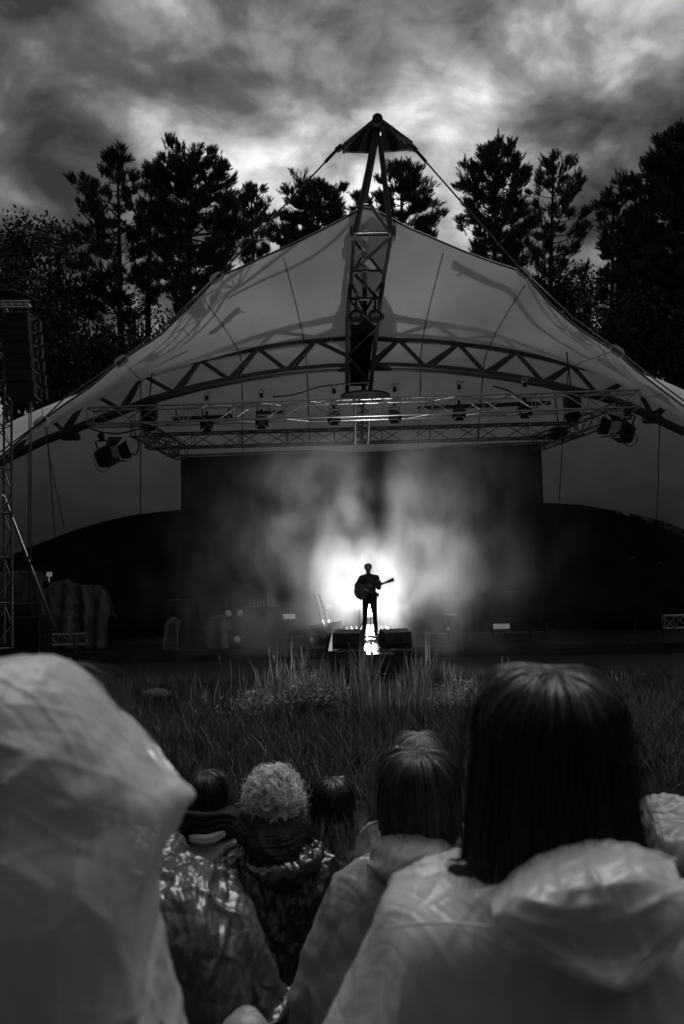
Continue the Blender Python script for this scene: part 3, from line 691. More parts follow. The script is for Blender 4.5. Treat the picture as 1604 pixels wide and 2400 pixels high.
# the dark wood behind everything, one mass
rng = np.random.default_rng(11)
n = 5200
wx = rng.uniform(-34, 34, n); wy = rng.uniform(44, 52, n); edge_ = np.abs(wx + 0.5) / 19
hh = 1.8 + 3.0 * np.clip(edge_, 0, 1.3) + 1.6 * (vnoise(np.stack([wx * .35, wy * .2, wx * 0], -1), 9) - .5) * 2
wz = 4.9 + rng.random(n) * hh
V, F = scatter(leaf_template(8, .26, .44, .42), np.stack([wx, wy, wz], -1), rng.normal(size=(n, 3)), rng.uniform(.8, 1.5, n))
tag(link('wood', fast_mesh('wood', V, F, False), 'dark_leaves'), 'dark mass of undergrowth beyond the trees', 'woodland', kind='stuff')
# the wood goes on unseen round the audience, sized to block low sky light
n = 9000; a = rng.uniform(0, 1, n); r = rng.uniform(0, 7, n)
side = rng.random(n); fx = np.where(side < .36, -24 - r, np.where(side < .72, 24 + r, rng.uniform(-30, 30, n))); fy = np.where(side < .72, rng.uniform(-18, 26, n), -14 - r)
fz = ground_z(fx, fy) + 10.5 * a * (.75 + .5 * vnoise(np.stack([fx * .25, fy * .25, fx * 0], -1), 4))
V, F = scatter(leaf_template(9, .62, 1.0, .75), np.stack([fx, fy, fz], -1), rng.normal(size=(n, 3)), rng.uniform(.8, 1.4, n))
tag(link('unseen_forest', fast_mesh('unseen_forest', V, F, False), 'dark_leaves'), 'dark unseen woodland round the theatre, sized to block low sky light', 'woodland', kind='stuff')
# ivy and low growth on the bank
n = 2600
bx = rng.uniform(-20, 20, n); by = rng.uniform(30.6, 38, n)
V, F = scatter(leaf_template(7, .14, .2, .22), np.stack([bx, by, ground_z(bx, by) + .12], -1), rng.normal(size=(n, 3)) + [0, 0, 1], rng.uniform(.7, 1.4, n))
tag(link('undergrowth', fast_mesh('undergrowth', V, F, False), 'dark_leaves'), 'low leafy growth covering the bank behind the stage', 'undergrowth', kind='stuff')

# ================================================================== pond plants
def blades(pos, hgt, lean, wid, bendy=.5, segs=3):
    n = len(pos); az = rng.uniform(0, 6.283, n); dx, dy = np.cos(az), np.sin(az)
    sx, sy = -np.sin(az + rng.normal(0, .7, n)), np.cos(az)
    rows_ = []
    for k in range(segs + 1):
        t = k / segs; off = lean * hgt * (t * (1 - bendy) + bendy * t * t); z = hgt * (t - .28 * lean * t * t)
        c = np.stack([pos[:, 0] + dx * off, pos[:, 1] + dy * off, pos[:, 2] + z], -1)
        w = wid * (1 - t) ** .6 * .5 + .0006
        s = np.stack([sx * w, sy * w, 0 * w], -1); rows_.append(c - s); rows_.append(c + s)
    V = np.stack(rows_, 1); m = 2 * (segs + 1)
    F = [(2 * k, 2 * k + 1, 2 * k + 3, 2 * k + 2) for k in range(segs)]
    return V.reshape(-1, 3), (np.array(F)[None] + (np.arange(n) * m)[:, None, None]).reshape(-1, 4)
rng = np.random.default_rng(21)
n = 6800; ty = 8.7 + (18.25 - 8.7) * rng.random(n) ** .8; tx = rng.uniform(-.56, .56, n) * (ty + 1.5)
keep = (vnoise(np.stack([tx * .9, ty * .9, tx * 0], -1), 5) + .25 * rng.random(n)) > (.26 + .42 * np.clip((10.3 - ty) / 1.6, 0, 1))
keep &= ~((tx > -.5) & (tx < 1.6) & (ty > 15.0)); tx, ty = tx[keep], ty[keep]
per = 11; cx = np.repeat(tx, per); cy = np.repeat(ty, per); m = len(cx)
pos = np.stack([cx + rng.normal(0, .06, m), cy + rng.normal(0, .06, m), np.full(m, -.07)], -1)
hg = rng.uniform(.14, .46, m) * np.repeat(.75 + .5 * rng.random(len(tx)), per)
V, F = blades(pos, hg, rng.uniform(.05, .75, m), rng.uniform(.006, .017, m))
tag(link('grass', fast_mesh('grass', V, F, False), 'grass_blades'), 'dark sedge grass filling the pond before the stage', 'grass', kind='stuff')
# tall reeds each side of the catwalk and the wet leafy tangle before it
def reed_patch(px0, px1, d0, d1, n, h0, h1):
    d = rng.uniform(d0, d1, n); px = rng.uniform(px0, px1, n)
    return np.array([(P(a, 1500, b).x, b, -.06) for a, b in zip(px, d)]), rng.uniform(h0, h1, n)
R1 = [reed_patch(620, 860, 13.8, 14.9, 420, .45, 1.15), reed_patch(840, 1010, 13.6, 14.8, 420, .5, 1.3), reed_patch(440, 620, 14.5, 16.5, 60, .5, 1.05), reed_patch(560, 800, 14.2, 16.0, 260, .35, .85), reed_patch(640, 800, 14.0, 15.0, 320, .2, .55), reed_patch(1030, 1200, 14.2, 16.0, 330, .4, .95), reed_patch(960, 1060, 14.0, 15.2, 160, .2, .6),
      reed_patch(790, 980, 13.6, 14.9, 200, .12, .45), reed_patch(1420, 1560, 16.5, 18, 50, .2, .4)]
pos = np.concatenate([a for a, b in R1]); hg = np.concatenate([b for a, b in R1]); m = len(pos)
cl_ = vnoise(pos * np.array([2.6, 1.6, 0]), 8); hg = hg * (.42 + .95 * cl_ ** 1.2)
V, F = blades(pos, hg, rng.uniform(.02, .45, m) ** 1.3, rng.uniform(.014, .034, m), .6, 4)
tag(link('reeds', fast_mesh('reeds', V, F, False), 'reed_blades'), 'tall reeds, stage light put into their pale colour, around the end of the catwalk', 'reeds', kind='stuff')
n = 4200; px = np.concatenate([rng.normal(700, 70, n // 2), rng.uniform(560, 830, n // 4), rng.uniform(960, 1180, n - n // 2 - n // 4)]); d = rng.uniform(13.8, 15.6, n)
h = (.12 + .42 * np.exp(-((px - 720) / 110) ** 2) + .22 * np.exp(-((px - 1090) / 80) ** 2)) * rng.random(n) ** .7
pp = np.array([(P(a, 1500, b).x, b, -.05 + c) for a, b, c in zip(px, d, h)])
V, F = scatter(leaf_template(4, .026, .075, .07), pp, rng.normal(size=(n, 3)) + [0, 0, .6], rng.uniform(.7, 1.5, n))
tag(link('pond_foliage', fast_mesh('pond_foliage', V, F, False), 'reed_blades'), 'wet leafy tangle glinting before the catwalk', 'foliage', kind='stuff')
# fallen petals on the dark water
n = 46; d = rng.uniform(8.6, 10.4, n); px = rng.uniform(330, 1600, n)
pp = np.array([(P(a, 1800, b).x, b, -.05) for a, b in zip(px, d)])
V, F = scatter(leaf_template(1, .022, .05, .001), pp, rng.normal(size=(n, 3)) * .3 + [0, 0, 1], rng.uniform(.7, 1.3, n))
tag(link('petals', fast_mesh('petals', V, F, False), 'petals'), 'pale petals scattered on the dark pond edge', 'petals', kind='stuff')
# stone in the grass near the path
st = P(368, 1608, 16.4); mbs = MB().ell((st.x, 16.4, .06), (.34, .24, .13), 14, 9)
o = build('boulder', mbs, 'stone', None, True); tag(o, 'flat dark boulder lying in the sedge near the path', 'boulder')
vv = np.array([v.co[:] for v in o.data.vertices]); kk = 1 + .5 * (vnoise(vv * 7, 4) - .5)
for v, k in zip(o.data.vertices, kk): v.co = Vector((st.x, 16.4, .02)) + (v.co - Vector((st.x, 16.4, .02))) * k
# ================================================================== catwalk over the pond
PZ = P(867, 1490, 19.0).z
x0, x1 = P(768, 1525, 15.3).x, P(968, 1520, 15.3).x
deck = thing('catwalk', 'wet boarded catwalk running out from the stage into the pond under the performer', 'catwalk', ((x0 + x1) / 2, 15.3, -.1))
npl = 12; pw = (x1 - x0) / npl
for i in range(npl):
    build('plank', MB().box((x0 + pw * (i + .5), 19.2 + .004 * (i % 3), PZ - .02 - .003 * ((i * 7) % 4)), (pw - .012, 7.8, .04), bev=.004), 'wet_boards', deck)
for i in range(4): build('fascia_board', MB().box(((x0 + x1) / 2, 15.36 + .003 * (i % 2), PZ - .14 - .20 * i), (x1 - x0 - .06, .05, .196), bev=.003), 'stage_boards', deck)
for s in (x0 + .06, x1 - .06): build('side_beam', MB().box((s, 19.2, PZ - .14), (.08, 7.5, .15), bev=.008), 'stage_boards', deck)
for y in (15.5, 17.5, 19.5, 21.5):
    for s in (x0 + .12, x1 - .12): build('post', MB().box((s, y, (PZ - .2 - .4) / 2), (.1, .1, PZ - .2 + .4), bev=.01), 'stage_boards', deck)
sp = P(892, 1531, 14.75)
st = thing('step', 'small wet landing board set just below the end of the catwalk', 'step', (sp.x, 14.85, 0))
for i in range(3): build('plank', MB().box((sp.x, 14.66 + .15 * i, sp.z - .02), (.52, .14, .04), bev=.005), 'wet_boards', st)
for s in (-.2, .2): build('leg', MB().box((sp.x + s, 14.9, sp.z / 2 - .25), (.06, .06, sp.z + .42)), 'stage_boards', st)
hose = P(858, 1566, 14.2)
tag(build('hose', MB().tube([Vector((hose.x + .55 * math.cos(a), 14.2 + .25 * math.sin(a), .22 + .10 * math.sin(a * .5))) for a in np.linspace(-.3, 3.4, 20)], .018, 6), 'rubber', None, True), 'dark looped hose lying in the plants under the end of the catwalk', 'hose')

def wedge(label, px, py, d, rz):
    c = P(px, py, d); t = thing('stage_monitor', label, 'monitor speaker', (0, 0, 0), 'wedge monitors on the catwalk')
    prof = [(-.24, 0), (.20, 0), (.25, .10), (.17, .31), (.06, .36), (-.21, .30), (-.25, .10)]
    mb = MB(); V = [(-.27, y, z) for y, z in prof] + [(.27, y, z) for y, z in prof]; n = len(prof)
    mb.add(V, [tuple(range(n)), tuple(range(2 * n - 1, n - 1, -1))] + [((i + 1) % n, i, i + n, (i + 1) % n + n) for i in range(n)])
    build('cabinet', mb, 'cabinet', t)
    g = [Vector((0, .253, .10)), Vector((0, .175, .31))]
    build('grille', MB().add([(-.24, .262, .105), (.24, .262, .105), (.24, .186, .305), (-.24, .186, .305), (-.24, .25, .10), (.24, .25, .10), (.24, .17, .30), (-.24, .17, .30)], [(0, 1, 2, 3), (7, 6, 5, 4), (0, 4, 5, 1), (1, 5, 6, 2), (2, 6, 7, 3), (3, 7, 4, 0)]), 'grille', t)
    for s in (-1, 1): build('handle', MB().box((s * .275, -.03, .18), (.012, .13, .05), bev=.005), 'rubber', t)
    bm = build('socket_panel', MB().box((0, -.238, .17), (.14, .02, .06)), 'black_metal', t)
    t.location = (c.x, d, PZ + .004); t.rotation_euler = (0, 0, rz); return t
wedge('wedge monitor on the catwalk at the performer\'s guitar body side', 818, 1520, 15.85, R(-14))
wedge('wedge monitor on the catwalk under the guitar headstock side', 926, 1515, 15.85, R(16))

# ================================================================== the lit lamp behind the performer
LP = P(866, 1430, 24.2)
lamp = thing('stage_lamp', 'blazing floor lamp shining through the smoke from behind the performer', 'stage light', (LP.x, LP.y, .34))
build('base', MB().box((LP.x, LP.y + .12, .38), (.34, .3, .07), bev=.01), 'black_metal', lamp)
build('yoke', MB().tube([(LP.x - .24, LP.y + .1, .40), (LP.x - .24, LP.y + .1, LP.z)], .018, 8).tube([(LP.x + .24, LP.y + .1, .40), (LP.x + .24, LP.y + .1, LP.z)], .018, 8), 'black_metal', lamp)
build('housing', MB().tube([(LP.x, LP.y + .34, LP.z - .02), (LP.x, LP.y + .25, LP.z - .01), (LP.x, LP.y + .02, LP.z)], [.10, .20, .22], 20), 'black_metal', lamp, True)
build('lens', MB().tube([(LP.x, LP.y + .025, LP.z), (LP.x, LP.y - .005, LP.z), (LP.x, LP.y - .02, LP.z)], [.20, .20, .13], 20), 'lamp_lens', lamp, True)
ld = bpy.data.lights.new('lamp_light', 'SPOT'); lo = bpy.data.objects.new('lamp_light', ld); COL.objects.link(lo)
ld.energy = LAMP_W; ld.shadow_soft_size = 0.05; ld.spot_size = R(128); ld.spot_blend = 1.0; lo.rotation_euler = (R(-90 - 32), 0, 0); lo.location = (LP.x, LP.y - .16, LP.z + .02)

# ================================================================== hanging lights
def fixture(label, kind='par'):
    """Built round the hook point at the origin, lens towards -y."""
    t = thing('stage_light', label, 'stage light', (0, 0, 0), 'stage lights hanging from the trusses')
    build('clamp', MB().tube([(0, .03, .0), (0, -.03, .0)], .05, 10).box((0, 0, -.05), (.05, .05, .07)), 'black_metal', t)
    build('yoke', MB().tube([(-.16, 0, -.34), (-.16, 0, -.10), (-.10, 0, -.08), (.10, 0, -.08), (.16, 0, -.10), (.16, 0, -.34)], .014, 6), 'black_metal', t)
    build('body', MB().box((0, .02, -.34), (.27, .30, .28), bev=.04), 'black_metal', t)
    l = build('lens', MB().tube([(0, -.135, -.34), (0, -.15, -.34)], .105, 16), 'lens_glass', t)
    for a in range(4):
        m = Matrix.Rotation(a * math.pi / 2, 3, 'Y'); c = Vector((0, -.22, -.34))
        V = [(-.11, -.13, .12), (.11, -.13, .12), (.15, -.27, .20), (-.15, -.27, .20)]
        V2 = [m @ Vector((x, 0, z)) + Vector((0, y, -.34)) for x, y, z in V]; q = m @ Vector((0, 0, .008))
        build('barn_door', MB().add(V2 + [v + q for v in V2], [(0, 1, 2, 3), (7, 6, 5, 4), (0, 4, 5, 1), (1, 5, 6, 2), (2, 6, 7, 3), (3, 7, 4, 0)]), 'black_metal', t)
    for s in (-1, 1): build('knob', MB().tube([(s * .16, 0, -.34), (s * .2, 0, -.34)], .03, 8), 'rubber', t)
    return t
proto = fixture('dark lamp under the front truss, nearest to the speaker tower end')
hung = [(485, 968, 21.6, None, (R(28), 0, 0)), (613, 962, 21.5, 'dark lamp under the front truss, second from the speaker tower end', (R(24), 0, R(10))),
        (783, 952, 21.4, 'dark lamp beside the mast on the truss, on the guitar body side', (R(30), 0, R(-8))), (925, 948, 21.3, 'dark lamp beside the mast on the truss, on the headstock side', (R(28), 0, R(6))),
        (1076, 942, 21.2, 'dark lamp under the front truss about midway from mast to far end', (R(25), 0, R(-6))), (1230, 936, 21.1, 'dark lamp under the front truss, nearest its far end', (R(28), 0, R(5)))]
ring_at = {485: 'nearest the speaker tower', 613: 'second from the speaker tower', 783: 'beside the mast, speaker tower side', 925: 'beside the mast, headstock side', 1076: 'midway from mast to far end', 1230: 'nearest the far end'}
for px, py, d, lab, rot in hung:
    f = proto if lab is None else copy_tree(proto)
    if lab: f['label'] = lab
    f.location = P(px, py, d); f.rotation_euler = rot; f.scale = (.85,) * 3
    c = P(px, py - 45, d)
    h = thing('truss_ring', 'small round clamp ring on the truss above the ' + f['label'].replace('dark lamp', 'lamp'), 'clamp', tuple(c), 'clamp rings on top of the front truss')
    h['label'] = 'small round clamp ring on top of the front truss, ' + ring_at[px]
    a_ = np.linspace(0, 6.283, 15)
    build('ring', MB().tube([c + Vector((.06 * math.cos(a), 0, .06 * math.sin(a))) for a in a_], .022, 6, False), 'aluminium', h, True)
    build('bolt', MB().tube([c + Vector((.05, 0, .02)), c + Vector((.16, 0, .05))], .02, 6), 'aluminium', h)
    build('block', MB().box(c + Vector((0, 0, -.12)), (.10, .12, .12), bev=.01), 'black_metal', h)
for px, py, d, sc, rot, lab in ((237, 1022, 21.6, 1.75, (R(-18), R(-8), R(62)), 'large hanging floodlight with open barn doors below the truss end by the speaker tower'),
                                (1472, 962, 20.8, 1.75, (R(-18), R(8), R(-58)), 'large hanging floodlight with open barn doors below the far truss end')):
    f = copy_tree(proto); f['label'] = lab; f.location = P(px, py, d); f.rotation_euler = rot; f.scale = (sc,) * 3
    f['group'] = 'floodlights at the truss ends'
    c = P(px + 4, py + 72, d)
    cb = [P(px + dx, py + dy, d) for dx, dy in ((-12, 42), (-16, 58), (-8, 78), (6, 84), (18, 76), (22, 62), (12, 50))]
    tag(build('cable', MB().tube(catmull(np.array([tuple(p) for p in cb]), 24), .012, 6), 'rubber', None, True), 'cable loop dangling from the ' + ('floodlight by the speaker tower' if px < 800 else 'floodlight at the far truss end'), 'cable', 'cables dangling from the floodlights')
for px, py, lab in ((835, 742, 'small round spotlight on the mast face at the guitar body side'), (880, 742, 'small round spotlight on the mast face at the headstock side')):
    f = thing('mast_spotlight', lab, 'spotlight', tuple(PM(px, py, -.45)), 'pair of spotlights on the mast'); c = PM(px, py, -.45)
    build('housing', MB().tube([c + Vector((0, .3, .03)), c + Vector((0, .2, .02)), c], [.10, .19, .2], 16), 'black_metal', f, True)
    build('lens', MB().tube([c + Vector((0, -.005, 0)), c + Vector((0, -.03, 0)), c + Vector((0, -.05, 0))], [.15, .14, .05], 14), 'lens_glass', f, True)
    build('rim', MB().tube([c + Vector((.185 * math.cos(a), -.02, .185 * math.sin(a))) for a in np.linspace(0, 6.283, 18)], .02, 6, False), 'painted_steel', f, True)
    build('bracket', MB().box(c + Vector((0, .2, .22)), (.08, .1, .3), bev=.01).box(c + Vector((-.22 if px < 860 else .22, .1, .02)), (.06, .12, .12), bev=.01), 'black_metal', f)
    rod('stay', c + Vector((0, .25, .3)), PM(px, 705, -.05), .03, 'black_metal', f)
for px, py, d, hh, lab in ((350, 962, 22.2, 92, 'dark chain hoist hanging on the truss near the speaker tower end'), (1341, 942, 21.4, 90, 'dark chain hoist hanging on the truss near its far end'), (1310, 1012, 24.5, 40, 'dark chain hoist behind the front truss on the sloping side truss')):
    c = P(px, py, d); s = PX(d); t = thing('hoist', lab, 'hoist', tuple(c), 'chain hoists on the trusses')
    build('motor', MB().box(c, (38 * s, .34, hh * .5 * s), bev=.05), 'black_metal', t)
    build('chain_bag', MB().tube([c - Vector((0, 0, hh * .22 * s)), c - Vector((0, 0, hh * .4 * s)), c - Vector((0, 0, hh * .52 * s))], [.22, .24, .14], 10), 'black_cloth', t, True)
    rod('chain', c + Vector((0, 0, hh * .25 * s)), c + Vector((0.03, .5, hh * .25 * s + 1.6)), .02, 'black_metal', t)
    build('hook', MB().tube([c + Vector((.06 * math.cos(a), 0, hh * .28 * s + .06 * math.sin(a))) for a in np.linspace(-1, 3.6, 10)], .018, 6), 'black_metal', t)
for a, b, d, lab in (((405, 982), (545, 976), 22.3, 'dark slim batten hanging in the front truss, speaker tower half'), ((980, 957), (1290, 944), 21.9, 'long dark batten hanging in the front truss, far half'), ((600, 968), (665, 966), 22.2, 'short dark batten hanging in the front truss left of the mast')):
    t = thing('light_batten', lab, 'light batten', tuple(P(*a, d)), 'dark battens in the front truss')
    rod('rail', P(*a, d), P(*b, d), .06, 'black_metal', t)
    for k in (.06, .5, .94): p = P(*a, d).lerp(P(*b, d), k); rod('hanger', p, p + Vector((0, 0, .3)), .018, 'black_metal', t)
cabs = [((1155, 905), (1190, 915), (1225, 935), (1262, 955)), ((870, 895), (760, 905), (690, 925), (640, 930)), ((210, 1003), (235, 1012), (280, 1016), (330, 1005), (352, 1008)), ((295, 1030), (298, 1058), (320, 1064), (325, 1040), (318, 1022))]
for i, c in enumerate(cabs):
    pts = catmull(np.array([tuple(P(x, y, 21.8 - .03 * i)) for x, y in c]), 24)
    tag(build('cable', MB().tube(pts, .022, 6), 'rubber', None, True), ['dark cable swagged over the front truss toward the far hoist', 'dark cable draped over the front truss beside the mast', 'dark cable swagged below the truss end above the floodlight', 'coiled cable loop hanging under the truss near the tower'][i], 'cable', 'cables on the lighting trusses')

# ================================================================== speaker tower
tw = truss('upright aluminium truss tower carrying the hanging line of speakers', P(-2, 1520, 16.0), P(-2, 700, 16.2), .36, .36, 16, 'painted_steel', .026, .013, 'speaker tower', 'truss_tower', 'truss tower')
arm = thing('tower_arm', 'short aluminium arm on top of the tower holding the speakers', 'truss', tuple(P(30, 705, 16.0)))
for dy in (0, 14):
    rod('chord', P(-20, 706 + dy, 15.9), P(70, 706 + dy, 15.9), .022, 'aluminium', arm); rod('chord', P(-20, 700 + dy, 16.25), P(70, 700 + dy, 16.25), .022, 'aluminium', arm)
for x in (-10, 8, 26, 44, 62): rod('strut', P(x, 706, 15.9), P(x, 720, 15.9), .014, 'aluminium', arm, 6); rod('brace', P(x, 706, 15.9), P(x + 10, 720, 15.9), .012, 'aluminium', arm, 6); rod('strut', P(x, 706, 15.9), P(x, 700, 16.25), .012, 'aluminium', arm, 6)
build('arm_cover', MB().tube([P(-40, 690, 16.0), P(30, 690, 16.0), P(80, 702, 16.0)], [.1, .12, .03], 8), 'black_cloth', arm, True)
S = PX(16.0); top = P(46, 758, 16.0)
arr = thing('speaker_array', 'curved black column of stacked speaker cabinets hanging from the tower', 'speakers', tuple(top))
build('fly_frame', MB().box(top + Vector((0, 0, 18 * S)), (60 * S, .4, .05), bev=.01).box(top + Vector((18 * S, 0, 26 * S)), (.06, .06, .12)), 'black_metal', arr)
rod('hanger', top + Vector((0, 0, 18 * S)), top + Vector((0, .05, 46 * S)), .02, 'black_metal', arr)
for i in range(6):
    py = 762 + 31.5 * i; c = P(44 + i * 2.1 + i * i * .12, py, 16.0 - .012 * i * i); tilt = Matrix.Rotation(R(-2 - 2.2 * i), 3, 'X') @ Matrix.Rotation(R(34), 3, 'Z') if False else Matrix.Rotation(R(-1.5 * i), 3, 'X')
    cb = build('cabinet', MB().box(c, (66 * S, .44, 30.5 * S), tilt, bev=.012), 'cabinet', arr)
    build('grille', MB().box(c + tilt @ Vector((0, -.225, 0)), (63 * S, .018, 28.5 * S), tilt), 'grille', cb)
    bx = c + tilt @ Vector((41 * S, .10, 0))
    k = MB()
    k.box(bx + tilt @ Vector((0, 0, 11 * S)), (16 * S, .1, 3.5 * S), tilt); k.box(bx + tilt @ Vector((0, 0, -11 * S)), (16 * S, .1, 3.5 * S), tilt); k.box(bx + tilt @ Vector((6.5 * S, 0, 0)), (4 * S, .1, 19 * S), tilt); k.box(bx + tilt @ Vector((-6.5 * S, 0, 0)), (3 * S, .1, 19 * S), tilt)
    build('side_bracket', k, 'cabinet', cb)
for px, lab in ((69, 'black cable hanging straight down from the speakers, nearer the tower'), (74, 'black cable hanging straight down from the speakers, farther from the tower')):
    tag(build('cable', MB().tube([P(px, 935, 16.05), P(px - 1, 1150, 16.05), P(px - 2, 1400, 16.1)], .015, 6), 'rubber', None, True), lab, 'cable', 'cables hanging from the speaker column')
tag(build('cable', MB().tube([P(98, 955, 19.2), P(118, 1080, 19.2), P(150, 1235, 19.4)], .012, 6), 'rubber', None, True), 'thin slack cable hanging from the canopy corner plate near the tower', 'cable')
pl = thing('brace_pole', 'grey pole leaning diagonally from the tower to the tarp-covered gear', 'pole', tuple(P(130, 1478, 18.8)))
rod('tube', P(8, 1160, 16.3), P(130, 1478, 19.2), .035, 'aluminium', pl); build('foot', MB().box(P(130, 1480, 19.2), (.2, .2, .05), bev=.01), 'black_metal', pl)
bk = P(96, 1445, 20.0)
sub = thing('subwoofer', 'big black speaker cabinet standing below the hanging column', 'speaker', (P(48, 1500, 20).x, 20.2, .12))
cx = P(48, 1500, 20).x; build('cabinet', MB().box((cx - .2, 20.3, .12 + .72), (1.45, .9, 1.42), bev=.02), 'cabinet', sub); build('grille', MB().box((cx - .2, 19.84, .84), (1.36, .02, 1.32)), 'grille', sub)
for s in (-1, 1): build('handle', MB().box((cx - .2 + s * .73, 20.3, 1.0), (.02, .2, .1), bev=.005), 'rubber', sub)
b2 = thing('amplifier_rack', 'low black rack lying on top of the big speaker cabinet', 'rack', (cx, 20.1, 1.56))
build('case', MB().box((cx - .15, 20.2, 1.71), (.95, .6, .29), bev=.015), 'cabinet', b2)
for i in range(3): build('panel', MB().box((cx - .15, 19.89, 1.62 + .085 * i), (.85, .02, .07)), 'black_metal', b2)

# ================================================================== gear on the stage
SFZ = .34
def tarp(label, pts, d, dep, seed, name='tarp', mat='tarp', cat='tarp'):
    """Cloth thrown over gear: pts outline of its top edge in pixels, hanging to the floor."""
    q = catmull(np.array(pts, float), 40)
    Tp = np.array([tuple(P(x, y, d)) for x, y in q]); rowsT = []
    for k, (dy, zf) in enumerate(((dep, .55), (dep * .7, .93), (dep * .35, 1.0), (0, 1.0), (-.10, .96), (-.17, .65), (-.2, .32), (-.24, 0.0))):
        r = Tp.copy(); r[:, 1] += dy; r[:, 2] = SFZ + .01 + (Tp[:, 2] - SFZ) * zf; rowsT.append(r)
    G = catmull(np.array(rowsT), 40); n_ = grid_normals(G, False)
    f = crumple(G, 2.4, seed) * .8; fold = np.sin(G[..., 0] * 15 + 3 * vnoise(G * 1.3, seed)) * .085 * np.clip((np.arange(40)[:, None] - 14) / 20, 0, 1)
    G = G + n_ * (f * .14 + fold)[..., None]; G[..., 2] = np.maximum(G[..., 2], SFZ + .008)
    o = link(name, fast_mesh(name, G.reshape(-1, 3), grid_faces(40, 40, False)), mat); s_ = o.modifiers.new('thickness', 'SOLIDIFY'); s_.thickness = .008
    return tag(o, label, cat, 'tarpaulins over stage gear')
tarp('creased grey tarpaulin draped over gear just behind the leaning pole', [(96, 1388), (118, 1372), (150, 1362), (172, 1372), (178, 1420)], 23.8, .9, 1)
tarp('rounded grey tarpaulin over a tall piece of gear beside the leaning pole\'s tarpaulin', [(176, 1385), (195, 1374), (228, 1376), (248, 1400), (258, 1445)], 24.2, .8, 2)
tarp('low pale tarpaulin lying over cases behind the big speaker cabinet', [(-30, 1352), (10, 1343), (50, 1340), (86, 1344), (104, 1362)], 24.8, 1.0, 3)
tarp('small crumpled tarpaulin bundle below the two round lamps', [(482, 1462), (496, 1450), (516, 1446), (532, 1452), (540, 1476)], 23.6, .5, 4)
tarp('small crumpled tarpaulin at the foot of the dark drum case', [(388, 1466), (396, 1454), (410, 1452), (422, 1462)], 23.6, .4, 5)
cap_ = P(116, 1346, 24.6)
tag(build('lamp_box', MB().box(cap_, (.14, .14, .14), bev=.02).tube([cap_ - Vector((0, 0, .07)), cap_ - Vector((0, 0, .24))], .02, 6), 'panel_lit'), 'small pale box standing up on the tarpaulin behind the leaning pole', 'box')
truss('short bright truss piece standing on the stage beside the big speaker cabinet', P(98, 1500, 23.3), P(206, 1497, 23.3), .30, .30, 5, 'aluminium', .024, .012, 'truss pieces on the stage floor', 'floor_truss', 'truss')
t = thing('truss_stand', 'upright post with flat foot holding up the short truss piece', 'stand', tuple(P(175, 1530, 23.2)))
rod('post', P(175, 1536, 23.1), P(175, 1488, 23.1), .035, 'painted_steel', t); build('foot', MB().box(P(175, 1537, 23.1), (.34, .3, .03)), 'painted_steel', t)
truss('short truss piece standing on the stage at the picture edge, away from the tower', P(1556, 1458, 23.2), P(1660, 1455, 23.0), .30, .36, 4, 'aluminium', .026, .013, 'truss pieces on the stage floor', 'floor_truss', 'truss')
t = thing('truss_stand', 'upright post with flat foot under the truss piece at the picture edge', 'stand', tuple(P(1580, 1500, 23.2)))
rod('post', P(1580, 1502, 23.0), P(1580, 1450, 23.0), .035, 'painted_steel', t); build('foot', MB().box(P(1580, 1506, 23.0), (.34, .3, .03)), 'painted_steel', t)
# amplifier with bottles on it
ac = P(617, 1455, 24.2); az = P(617, 1422, 24.2).z; hgt = az - SFZ
amp = thing('amplifier', 'tall black amplifier cabinet with glass bottles lined up on top', 'amplifier', (ac.x, 24.4, SFZ))
build('cabinet', MB().box((ac.x, 24.5, SFZ + hgt / 2), (1.1, .55, hgt), bev=.02), 'cabinet', amp); build('grille', MB().box((ac.x, 24.215, SFZ + hgt * .45), (1.0, .02, hgt * .75)), 'grille', amp)
build('control_panel', MB().box((ac.x, 24.215, SFZ + hgt * .92), (1.0, .02, hgt * .1)), 'black_metal', amp)
for i, (px, h) in enumerate(((595, .32), (604, .20), (611, .24), (617, .18), (628, .34))):
    x = P(px, 1420, 24.3).x; r = .032
    b = thing('bottle', ['tall glass bottle at the tarpaulin end of the row on the amplifier', 'short glass bottle second from the tarpaulin end of the row on the amplifier', 'short glass bottle in the middle of the row on the amplifier', 'shortest bottle beside the tall one at the mast end of the row', 'tall glass bottle at the mast end of the row on the amplifier'][i], 'bottle', (x, 24.35, az), 'bottles on the amplifier')
    build('glass', MB().tube([(x, 24.35, az), (x, 24.35, az + h * .55), (x, 24.35, az + h * .75), (x, 24.35, az + h)], [r, r, r * .42, r * .36], 10), 'clear_glass', b, True)
    build('lid', MB().tube([(x, 24.35, az + h), (x, 24.35, az + h + .02)], r * .42, 8), 'aluminium', b)
def round_lamp(label, px, py, d):
    c = P(px, py, d); t = thing('floor_lamp', label, 'lamp', (c.x, d, SFZ), 'round lamps on stands')
    rod('stand', (c.x, d + .06, SFZ), (c.x, d + .06, c.z), .015, 'black_metal', t); build('foot', MB().tube([(c.x, d + .06, SFZ), (c.x, d + .06, SFZ + .025)], .16, 12), 'black_metal', t)
    build('housing', MB().tube([(c.x, d + .2, c.z), (c.x, d + .1, c.z), (c.x, d, c.z)], [.05, .10, .12], 14), 'black_metal', t, True)
    build('lens', MB().tube([(c.x, d, c.z), (c.x, d - .02, c.z), (c.x, d - .035, c.z)], [.095, .09, .03], 14), 'bulb_dim', t, True)
round_lamp('dim round lamp above the tarpaulin bundle, farther from the amplifier', 535, 1438, 23.8)
round_lamp('dim round lamp above the tarpaulin bundle, nearer to the amplifier', 563, 1437, 23.8)
round_lamp('dim round lamp low down beside the tarpaulin bundle', 556, 1498, 23.4)
round_lamp('dim round lamp behind the folded barn doors', 770, 1424, 23.6)
